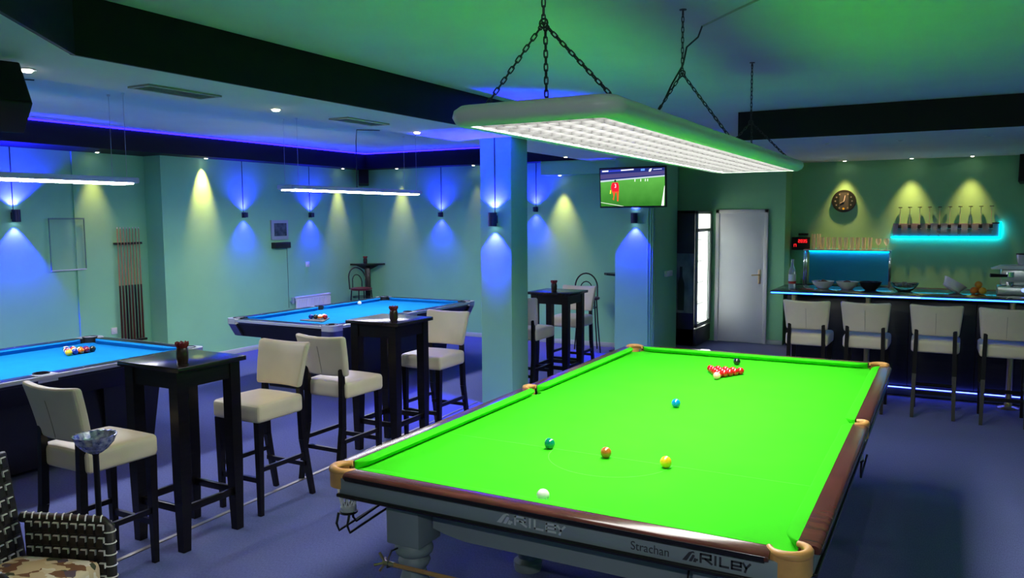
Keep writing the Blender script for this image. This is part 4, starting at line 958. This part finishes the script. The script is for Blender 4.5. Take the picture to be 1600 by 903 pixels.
# printed side: hop-green glasses picture on black
yf = y0-0.0015
M().box(x0+0.01, x1-0.07, yf, y0, 0.52, 1.42).obj('side_print', mat('side_print_grey', (0.16, 0.20, 0.17), 0.5, var=0.5, vscale=7, stretch=(1, 1, 0.6)), fg, smooth=0)
pr = M()
for xx, hh in ((-0.12, 0.62), (0.07, 0.66)):
    pr.prism([(xx-0.05, 0.56), (xx+0.05, 0.56), (xx+0.052, 0.56+hh*.62), (xx+0.02, 0.56+hh*.78), (xx+0.02, 0.56+hh), (xx-0.02, 0.56+hh), (xx-0.02, 0.56+hh*.78), (xx-0.052, 0.56+hh*.62)], yf-0.001, yf, 'xz')
pr.obj('bottle_print', mat('dark_green_print', (0.015, 0.035, 0.018), 0.4), fg, smooth=0)
for zi, z in enumerate((0.962, 1.292)):
    for k in range(4):
        tag(M().lathe([(0.03, 0), (0.032, 0.12), (0.026, 0.16), (0.012, 0.20), (0.012, 0.25), (0.0, 0.25)], 12).obj('bottle', mat('green_bottle_glass', (0.02, 0.16, 0.05), 0.1), loc=(-2.17, 9.24+k*0.13, z), smooth=40), f'small green bottle in the lit drinks fridge, {("lower", "upper")[zi]} shelf, {("first", "second", "third", "fourth")[k]} from the front', 'bottle', 'bottles in the drinks fridge')

# ================================================================== television
TVW, TVH = 0.96, 0.555
tv = thing('television', 'flat television showing a football match on the wall pier', 'television', (-2.50, 7.80, 2.375)); tv.rotation_euler = (math.radians(4), 0, math.radians(0))
M().box(-TVW/2, TVW/2, 0.0, 0.05, -TVH/2, TVH/2, bev=0.006).obj('bezel', BLKPLAST, tv)
M().box(-0.12, 0.12, 0.05, 0.20, -0.12, 0.12).obj('wall_bracket', BLKMETAL, tv, smooth=0)
SW, SH = TVW-0.035, TVH-0.045
def scr(name, poly, col, s, lay, parent):
    yy = -0.0008-0.0003*lay
    return M().prism([(-SW/2+a*SW, -SH/2+b*SH) for a, b in poly], yy, yy+0.0002, 'xz').obj(name, emis('tv_'+name, col, s), parent, smooth=0)
def tvpitch():
    m = bpy.data.materials.new('tv_pitch'); m.use_nodes = True; nt = m.node_tree; nt.nodes.clear()
    e = nt.nodes.new('ShaderNodeEmission'); o = nt.nodes.new('ShaderNodeOutputMaterial'); nt.links.new(e.outputs[0], o.inputs[0])
    tc = nt.nodes.new('ShaderNodeTexCoord'); sp = nt.nodes.new('ShaderNodeSeparateXYZ'); nt.links.new(tc.outputs['Object'], sp.inputs[0])
    n = nt.nodes.new('ShaderNodeTexNoise'); n.inputs['Scale'].default_value = 6; nt.links.new(tc.outputs['Object'], n.inputs['Vector'])
    ma = nt.nodes.new('ShaderNodeMath'); ma.operation = 'MULTIPLY_ADD'; ma.inputs[1].default_value = 1.6; ma.inputs[2].default_value = 0.42; nt.links.new(sp.outputs[2], ma.inputs[0])
    m2 = nt.nodes.new('ShaderNodeMath'); m2.operation = 'MULTIPLY_ADD'; m2.inputs[1].default_value = 0.3; nt.links.new(n.outputs['Fac'], m2.inputs[0]); nt.links.new(ma.outputs[0], m2.inputs[2])
    r = nt.nodes.new('ShaderNodeValToRGB'); r.color_ramp.elements[0].color = (0.01, 0.10, 0.008, 1); r.color_ramp.elements[1].color = (0.10, 0.38, 0.06, 1)
    nt.links.new(m2.outputs[0], r.inputs[0]); nt.links.new(r.outputs[0], e.inputs[0]); e.inputs[1].default_value = 1.0
    return m
scn = M().prism([(-SW/2, -SH/2), (SW/2, -SH/2), (SW/2, SH/2), (-SW/2, SH/2)], -0.0008, 0.0004, 'xz').obj('screen', tvpitch(), tv, smooth=0)
scr('stand_crowd', [(0, 0.70), (1, 0.80), (1, 1), (0, 1)], (0.012, 0.02, 0.13), 1.0, 1, scn)
scr('stand_shade', [(0, 0.74), (1, 0.83), (1, 0.92), (0, 0.86)], (0.06, 0.05, 0.16), 1.0, 2, scn)
scr('hoarding', [(0, 0.655), (0.35, 0.70), (1, 0.765), (1, 0.80), (0.35, 0.735), (0, 0.70)], (0.42, 0.5, 0.55), 1.0, 3, scn)
scr('score_band', [(0.02, 0.925), (0.42, 0.945), (0.42, 0.975), (0.02, 0.955)], (0.03, 0.05, 0.55), 1.0, 4, scn)
scr('score_box', [(0.03, 0.93), (0.13, 0.935), (0.13, 0.97), (0.03, 0.965)], (0.75, 0.75, 0.9), 1.0, 5, scn)
scr('score_text', [(0.33, 0.945), (0.53, 0.96), (0.53, 0.99), (0.33, 0.975)], (0.75, 0.75, 0.9), 1.0, 6, scn)
scr('channel_mark', [(0.76, 0.90), (0.79, 0.905), (0.81, 0.985), (0.78, 0.98), (0.765, 0.95)], (0.8, 0.85, 0.9), 1.0, 7, scn)
scr('channel_text', [(0.83, 0.945), (0.96, 0.955), (0.96, 0.97), (0.83, 0.96)], (0.5, 0.55, 0.8), 1.0, 7, scn)
scr('blue_flag', [(0.64, 0.93), (0.70, 0.935), (0.70, 0.985), (0.64, 0.98)], (0.1, 0.25, 0.9), 1.0, 7, scn)
scr('touch_line', [(0.0, 0.115), (0.37, 0.0), (0.32, 0.0), (0.0, 0.10)], (0.6, 0.72, 0.55), 1.0, 8, scn)
scr('goal_line', [(0.945, 0.0), (0.985, 0.0), (1.0, 0.52), (0.995, 0.52)], (0.85, 0.85, 0.85), 1.0, 8, scn)
for x in (0.54, 0.63, 0.70, 0.735): scr('distant_player', [(x, 0.65), (x+0.012, 0.65), (x+0.014, 0.715), (x+0.002, 0.715)], (0.7, 0.75, 0.7), 1.0, 9, scn)
scr('player_kit', [(0.185, 0.37), (0.29, 0.37), (0.295, 0.55), (0.28, 0.64), (0.19, 0.64), (0.17, 0.55), (0.165, 0.45), (0.18, 0.45)], (0.75, 0.01, 0.03), 1.0, 10, scn)
scr('player_legs', [(0.19, 0.19), (0.21, 0.16), (0.215, 0.24), (0.235, 0.37), (0.255, 0.37), (0.262, 0.22), (0.258, 0.14), (0.28, 0.13), (0.285, 0.25), (0.29, 0.40), (0.19, 0.40), (0.205, 0.26)], (0.75, 0.07, 0.02), 1.0, 11, scn)
scr('player_head', [(0.222, 0.665), (0.235, 0.65), (0.25, 0.665), (0.252, 0.70), (0.238, 0.72), (0.222, 0.70)], (0.02, 0.012, 0.01), 1.0, 12, scn)
scr('player_glove', [(0.145, 0.34), (0.165, 0.34), (0.17, 0.43), (0.155, 0.44)], (0.7, 0.8, 0.05), 1.0, 12, scn)
tm = text_mesh('3', 0.075, 'player_number', emis('tv_num', (0.9, 0.85, 0.9), 1.0), scn, Matrix.Translation((-SW/2+0.222*SW, -0.0055, -SH/2+0.50*SH)) @ Matrix.Rotation(PI/2, 4, 'X'), xscale=0.8, extrude=0.0001)

# ================================================================== sconces, downlights, vents, speakers
SCON = mat('sconce_body', (0.02, 0.025, 0.10), 0.4, 0.3)
def sconce(label, x, y, z, normal, big, up=True, ptop=2.79, up_pow=1.0, dn_pow=0.7, ang=108):
    """wall lamp throwing blue light up and down; normal = wall normal (unit xy)"""
    rz = math.atan2(normal[1], normal[0])+PI/2     # local -Y points out of the wall
    t = thing('wall_sconce', label, 'wall lamp', (x, y, z), rz, 'blue up and down wall lamps')
    h = 0.070 if big else 0.035; r = 0.045 if big else 0.028
    m = M(); m.ring((0, -0.06, -h), (0, -0.06, h), r, r, 18, cap=False); m.ring((0, -0.06, -h+0.012), (0, -0.06, -h+0.013), r-0.001, r-0.001, 18); m.ring((0, -0.06, h-0.013), (0, -0.06, h-0.012), r-0.001, r-0.001, 18)
    m.obj('housing', SCON, t)
    M().box(-0.03, 0.03, -0.025, 0.0, -0.04, 0.04, bev=0.003).obj('wall_plate', SCON, t)
    L2 = emis('sconce_lens', (0.35, 0.45, 1.0), 5.0)
    if up: M().ring((0, -0.06, h-0.010), (0, -0.06, h-0.004), r-0.008, r-0.008, 16).obj('upper_lens', L2, t)
    M().ring((0, -0.06, -h+0.004), (0, -0.06, -h+0.010), r-0.008, r-0.008, 16).obj('lower_lens', L2, t)
    M().ring((0, -0.006, 0.04), (0, -0.006, ptop-z), 0.0045, 0.0045, 6).obj('cable', BLKPLAST, t)
    if up: spot('sconce_up', (0, -0.06, h+0.002), (0, -0.035, h+1), P_SCONCE*up_pow, BLUE, ang if big else 124, 0.35 if big else 1.0, 0.02, t)
    spot('sconce_down', (0, -0.06, -h-0.002), (0, -0.035, -h-1), P_SCONCE*dn_pow, BLUE, 78 if big else 100, 0.35 if big else 1.0, 0.02, t)
sconce('blue wall sconce on the left wall behind the near linear lamp', -8.19, 2.72, 2.03, (1, 0), True, ptop=2.82, up_pow=2.2, dn_pow=2.2)
sconce('blue wall sconce on the left wall, next to the bright yellow spot', XW, 5.843, 2.035, (1, 0), False, ptop=2.82)
sconce('blue wall sconce on the left wall above the radiator', XW, 7.249, 2.035, (1, 0), False, ptop=2.82)
sconce('blue wall sconce on the back wall left of the column', -6.163, YW, 2.03, (0, -1), False, ptop=2.82)
sconce('blue wall sconce on the back wall right of the column', -4.379, YW, 2.10, (0, -1), False, ptop=2.82)
sconce('dark cylinder wall sconce with blue beams on the mint column', -2.80, 4.55, 1.955, (0, -1), True, ptop=2.79, up_pow=2.4, dn_pow=2.0)
sconce('dark wall sconce casting blue light below the television', -2.52, 8.0, 1.955, (0, -1), True, up=True, ptop=2.0, up_pow=0.4, dn_pow=1.7)
TRIM = mat('downlight_trim', (0.6, 0.6, 0.6), 0.3, 0.6)
def downlight(label, x, y, z, power=1.0, ang=46, aim=(0, 0), rad=0.032, blend=0.5, col=WARM):
    rad = 0.032 if z < 2.8 and y < 7 else 0.026
    t = thing('downlight', label, 'ceiling light', (x, y, z), 0, 'small warm ceiling spotlights')
    M().lathe([(rad, 0), (rad+0.012, 0.0), (rad+0.012, -0.005), (rad, -0.006)], 20).obj('trim_ring', TRIM, t)
    k = 1.0 if rad > 0.03 else 0.55
    M().lathe([(rad, 0.0), (rad*.95, -0.008*k), (rad*.7, -0.016*k), (0.0, -0.020*k)], 18).obj('lens', emis('downlight_glow', (1.0, 0.86, 0.62), 14.0) if power > 0 else mat('unlit_lens', (0.55, 0.55, 0.5), 0.15), t)
    if power > 0: spot('downlight_beam', (0, 0, -0.026), (aim[0], aim[1], -1), P_DOWN*power, col, ang, blend, 0.025, t)
downlight('small ceiling spotlight at the far left by the speaker', -3.08, -0.05, S, 0.45, 95)
downlight('small ceiling spotlight between the two ceiling vents', -3.10, 1.80, S, 0.45, 95)
downlight('small ceiling spotlight near the column on the lowered ceiling', -3.14, 3.66, S, 0.45, 95)
downlight('added ceiling spotlight continuing the same row, unseen past the left frame edge', -3.00, -1.90, S, 0.45, 95)  # this and the next: unseen lamps added for more light from the front
downlight('added ceiling spotlight continuing the same row, unseen at the front wall end', -2.95, -3.75, S, 0.45, 95)
for k_, (x_, lab_) in enumerate(((1.2, 'left'), (3.2, 'right'))):  # unseen pair added to fill the surfaces facing the camera
    downlight(f'added unseen fill spotlight near the front wall, {lab_} one', x_, -4.3, H, 3.0, 130, (0.12, 1.0), blend=1.0, col=(0.9, 0.97, 1.0))
downlight('small spotlight in the left bulkhead above the cue rack', -8.03, 3.70, 2.82, 1.8, 50, (-0.05, 0), blend=1.0)
downlight('small spotlight in the left bulkhead making the brightest yellow spot', -7.74, 5.12, 2.82, 5.5, 46, (-0.22, 0), blend=1.0)
downlight('small spotlight in the left bulkhead near the room corner', -7.71, 7.94, 2.82, 2.6, 42, (-0.06, 0), blend=1.0)
downlight('small spotlight in the back bulkhead near the room corner', -6.98, 8.47, 2.82, 2.6, 42, (0, 0.06), blend=1.0)
downlight('small spotlight in the back bulkhead close to the column', -5.45, 8.47, 2.82, 0.5, 42, (0, 0.06), blend=1.0)
downlight('small spotlight on the lowered ceiling before the duct box', -3.27, 7.30, S, 0.4)
downlight('small spotlight below the duct box on the back wall', -3.90, 8.45, 2.61, 2.6, 54, (0, 0.06), blend=1.0)
downlight('ceiling spotlight over the bar, shining on the clock', -0.08, 10.34, S, 2.4, 62, (0, 0.0), blend=1.0)
downlight('ceiling spotlight over the bar left of the spirit rail', 0.82, 10.33, S, 2.6, 62, (0, 0.0), blend=1.0)
downlight('ceiling spotlight over the bar right of the spirit rail', 1.58, 10.33, S, 2.2, 62, (0, 0.0), blend=1.0)
downlight('unlit chrome ceiling spotlight above the bar, left of three', 0.08, 7.12, S, 0)
downlight('unlit chrome ceiling spotlight above the bar, middle of three', 0.83, 7.15, S, 0)
downlight('unlit chrome ceiling spotlight above the bar, right of three', 1.66, 7.11, S, 0)
# air vents in the soffit
def vent(label, x, y):
    t = thing('ceiling_vent', label, 'air vent', (x, y, S), 0, 'vents in the lowered ceiling')
    f = M(); a, b = 0.075, 0.25
    f.box(-a-0.025, a+0.025, -b-0.025, -b, -0.012, 0).box(-a-0.025, a+0.025, b, b+0.025, -0.012, 0).box(-a-0.025, -a, -b, b, -0.012, 0).box(a, a+0.025, -b, b, -0.012, 0)
    f.obj('frame', mat('vent_frame', (0.34, 0.33, 0.30), 0.5), t, smooth=0)
    M().box(-a, a, -b, b, -0.002, 0).obj('backing', mat('vent_dark', (0.08, 0.08, 0.08), 0.7), t, smooth=0)
    for k in range(6):
        x_ = -a+0.0125+k*0.025; M().prism([(x_-0.009, -0.003), (x_+0.006, -0.010), (x_+0.009, -0.009), (x_-0.006, -0.002)], -b, b, 'xz').obj('slat', mat('vent_slat', (0.42, 0.40, 0.36), 0.5), t, smooth=0)
vent('rectangular air vent in the lowered ceiling nearer the left edge', -3.02, 0.86)
vent('rectangular air vent in the lowered ceiling above the second pool table', -3.05, 2.71)
# loudspeakers
def speaker(label, loc, rz, rx, w_, d_, h_):
    t = thing('loudspeaker', label, 'loudspeaker', loc); t.rotation_euler = (rx, 0, rz)
    M().box(-w_/2, w_/2, -d_/2, d_/2, -h_/2, h_/2, bev=0.008).obj('cabinet', BLKPLAST, t)
    M().box(-w_/2+0.01, w_/2-0.01, -d_/2-0.008, -d_/2, -h_/2+0.01, h_/2-0.01, bev=0.004).obj('grille', mat('speaker_cloth', (0.008, 0.008, 0.008), 0.9), t)
    M().ring((0, d_/2, 0), (0, d_/2+0.05, 0.0), 0.02, 0.02, 10).obj('bracket', BLKMETAL, t)
    return t
speaker('large black loudspeaker cut by the upper left frame edge', (-2.90, -0.33, 2.60), math.radians(75), math.radians(-38), 0.25, 0.22, 0.29)
speaker('black loudspeaker high in the corner behind the linear lamp', (-7.66, 8.42, 2.68), math.radians(40), math.radians(-12), 0.17, 0.16, 0.26)
speaker('black loudspeaker on the bar wall at the right frame edge', (2.26, 10.36, 2.60), math.radians(-10), math.radians(-8), 0.22, 0.20, 0.40)

# ================================================================== left wall furniture
rk = thing('cue_rack', 'black bar cue rack on the left wall', 'cue rack', (-8.17, 4.135, 1.668))
rb = M().box(0.0, 0.05, -0.185, 0.185, -0.012, 0.012, bev=0.003)
rb.obj('top_bar', BLKPLAST, rk)
for k in range(9): M().box(0.05, 0.075, -0.178+k*0.0445-0.010, -0.178+k*0.0445+0.010, -0.014, 0.014, bev=0.003).obj('clip', BLKPLAST, rk)
M().box(0.0, 0.09, -0.19, 0.19, -1.30, -1.27, bev=0.003).obj('foot_shelf', WOODBLK, rk)
for k in range(8):
    y = 4.135-0.156+k*0.0445; zb = 0.40
    q = thing('pool_cue', f'pool cue standing in the wall rack, {["first","second","third","fourth","fifth","sixth","seventh","last"][k]} from the left', 'cue', (-8.115, y, zb), 0, 'cues in the wall rack')
    M().ring((0, 0, 0), (0, 0, 0.72), 0.0150, 0.0115, 10).obj('butt', mat(f'cue_butt_{k%3}', ((0.05, 0.02, 0.012), (0.09, 0.03, 0.02), (0.02, 0.014, 0.012))[k % 3], 0.25), q)
    M().ring((0, 0, 0.72), (0, 0, 1.46), 0.0115, 0.0070, 10).obj('shaft', mat('cue_shaft', (0.40, 0.25, 0.13), 0.3), q)
    M().ring((0, 0, 1.46), (0, 0, 1.48), 0.0070, 0.0062, 10).obj('tip', WHITEPL, q)
# clear board over the step
gp = thing('wall_board', 'clear framed board hung on the left wall beside the cue rack', 'wall board', (-8.15, 3.33, 1.68))
CLR = mat('clear_acrylic', (0.4, 0.6, 0.6), 0.06, alpha=0.10)
M().box(0.0, 0.006, -0.22, 0.22, -0.31, 0.31).obj('pane', CLR, gp, smooth=0)
M().box(-0.004, 0.012, -0.225, 0.225, 0.305, 0.322).obj('top_edge', mat('dark_teal_edge', (0.11, 0.24, 0.2), 0.5), gp, smooth=0)
M().box(-0.004, 0.012, -0.225, 0.225, -0.322, -0.308).obj('bottom_edge', mat('pale_edge2', (0.55, 0.65, 0.7), 0.4), gp, smooth=0)
for s in (-1, 1): M().box(-0.004, 0.010, s*0.222-0.004, s*0.222+0.004, -0.31, 0.31).obj('side_edge', _mats['dark_teal_edge'], gp, smooth=0)
# framed game board and black box below
pf = thing('picture_frame', 'pale framed dark picture on the left wall', 'picture', (XW, 6.55, 1.804))
M().box(0, 0.03, -0.176, 0.176, -0.152, 0.152, bev=0.004).obj('frame', mat('pale_frame', (0.35, 0.40, 0.45), 0.5), pf)
M().box(0.03, 0.032, -0.125, 0.135, -0.095, 0.105).obj('picture', mat('dark_picture', (0.012, 0.02, 0.03), 0.4, var=0.9, vscale=14, col2=(0.10, 0.12, 0.13)), pf, smooth=0)
bx2 = M().box(0, 0.09, -0.165, 0.165, -0.045, 0.045, bev=0.005).obj('wall_box', BLKPLAST, loc=(XW, 6.546, 1.566))
tag(bx2, 'small black wall box directly under the framed picture', 'wall box')
cb2 = M().tube([(0, 0.16, -0.045), (0, 0.165, -0.5), (0, 0.165, -1.0)], 0.003, 5).obj('cable', BLKPLAST, bx2)
cb2.location = (0.006, 0, 0)
# radiator
rd = thing('radiator', 'white panel radiator on the left wall behind the pool table', 'radiator', (XW, 7.22, 0.13))
M().box(0.04, 0.06, -0.40, 0.40, 0, 0.58, bev=0.004).obj('panel', WHITEPL, rd)
for k in range(14): M().box(0.06, 0.068, -0.385+k*0.0577, -0.345+k*0.0577, 0.03, 0.55, bev=0.003).obj('rib', WHITEPL, rd)
M().box(0.02, 0.075, -0.40, 0.40, 0.575, 0.60, bev=0.003).obj('top_grille', WHITEPL, rd)
M().tube([(0.05, -0.40, 0.53), (0.05, -0.46, 0.53), (0.02, -0.47, 0.53), (0.0, -0.47, 0.53)], 0.010, 8).ring((0.05, -0.46, 0.50), (0.05, -0.46, 0.60), 0.018, 0.022, 10).obj('valve', mat('valve_plastic', (0.3, 0.4, 0.35), 0.4), rd)
M().box(0.0, 0.04, -0.3, -0.26, 0.1, 0.5).box(0.0, 0.04, 0.26, 0.3, 0.1, 0.5).obj('bracket', STEEL, rd, smooth=0)
# sockets and switch
def socket(label, loc, rz, nm='wall_socket', two=False):
    t = thing(nm, label, 'socket' if nm == 'wall_socket' else 'switch', loc, rz)
    w_ = 0.08 if two else 0.042
    M().box(-w_, w_, -0.012, 0, -0.042, 0.042, bev=0.004).obj('plate', WHITEPL, t)
    for xx in ((-0.04, 0.04) if two else (0,)): M().ring((xx, -0.012, 0), (xx, -0.016, 0), 0.022, 0.020, 16).obj('insert', WHITEPL, t)
socket('white wall socket low on the wall under the cue rack', (-8.17, 3.90, 0.535), PI/2)
socket('white wall socket above the radiator', (XW, 7.156, 1.233), PI/2)
sb_ = thing('switch_box', 'white double switch box on the side of the television pier', 'switch', (-2.24, 8.60, 1.145), PI/2)
M().box(-0.16, 0.10, -0.045, 0, -0.035, 0.045, bev=0.006).obj('box', WHITEPL, sb_)
for xx in (-0.10, -0.01): M().box(xx-0.03, xx+0.03, -0.052, -0.045, -0.02, 0.03, bev=0.003).obj('rocker', WHITEPL, sb_)
# pipes on the pier
for k, x in enumerate((-2.33, -2.29, -2.26)):
    tag(M().ring((x, 7.985, 0.02), (x, 7.985, 2.09), 0.009, 0.009, 10).obj('wall_pipe', WALL), f'thin mint painted pipe on the television pier, {("left","middle","right")[k]} of three', 'pipe', 'pipes on the television pier')
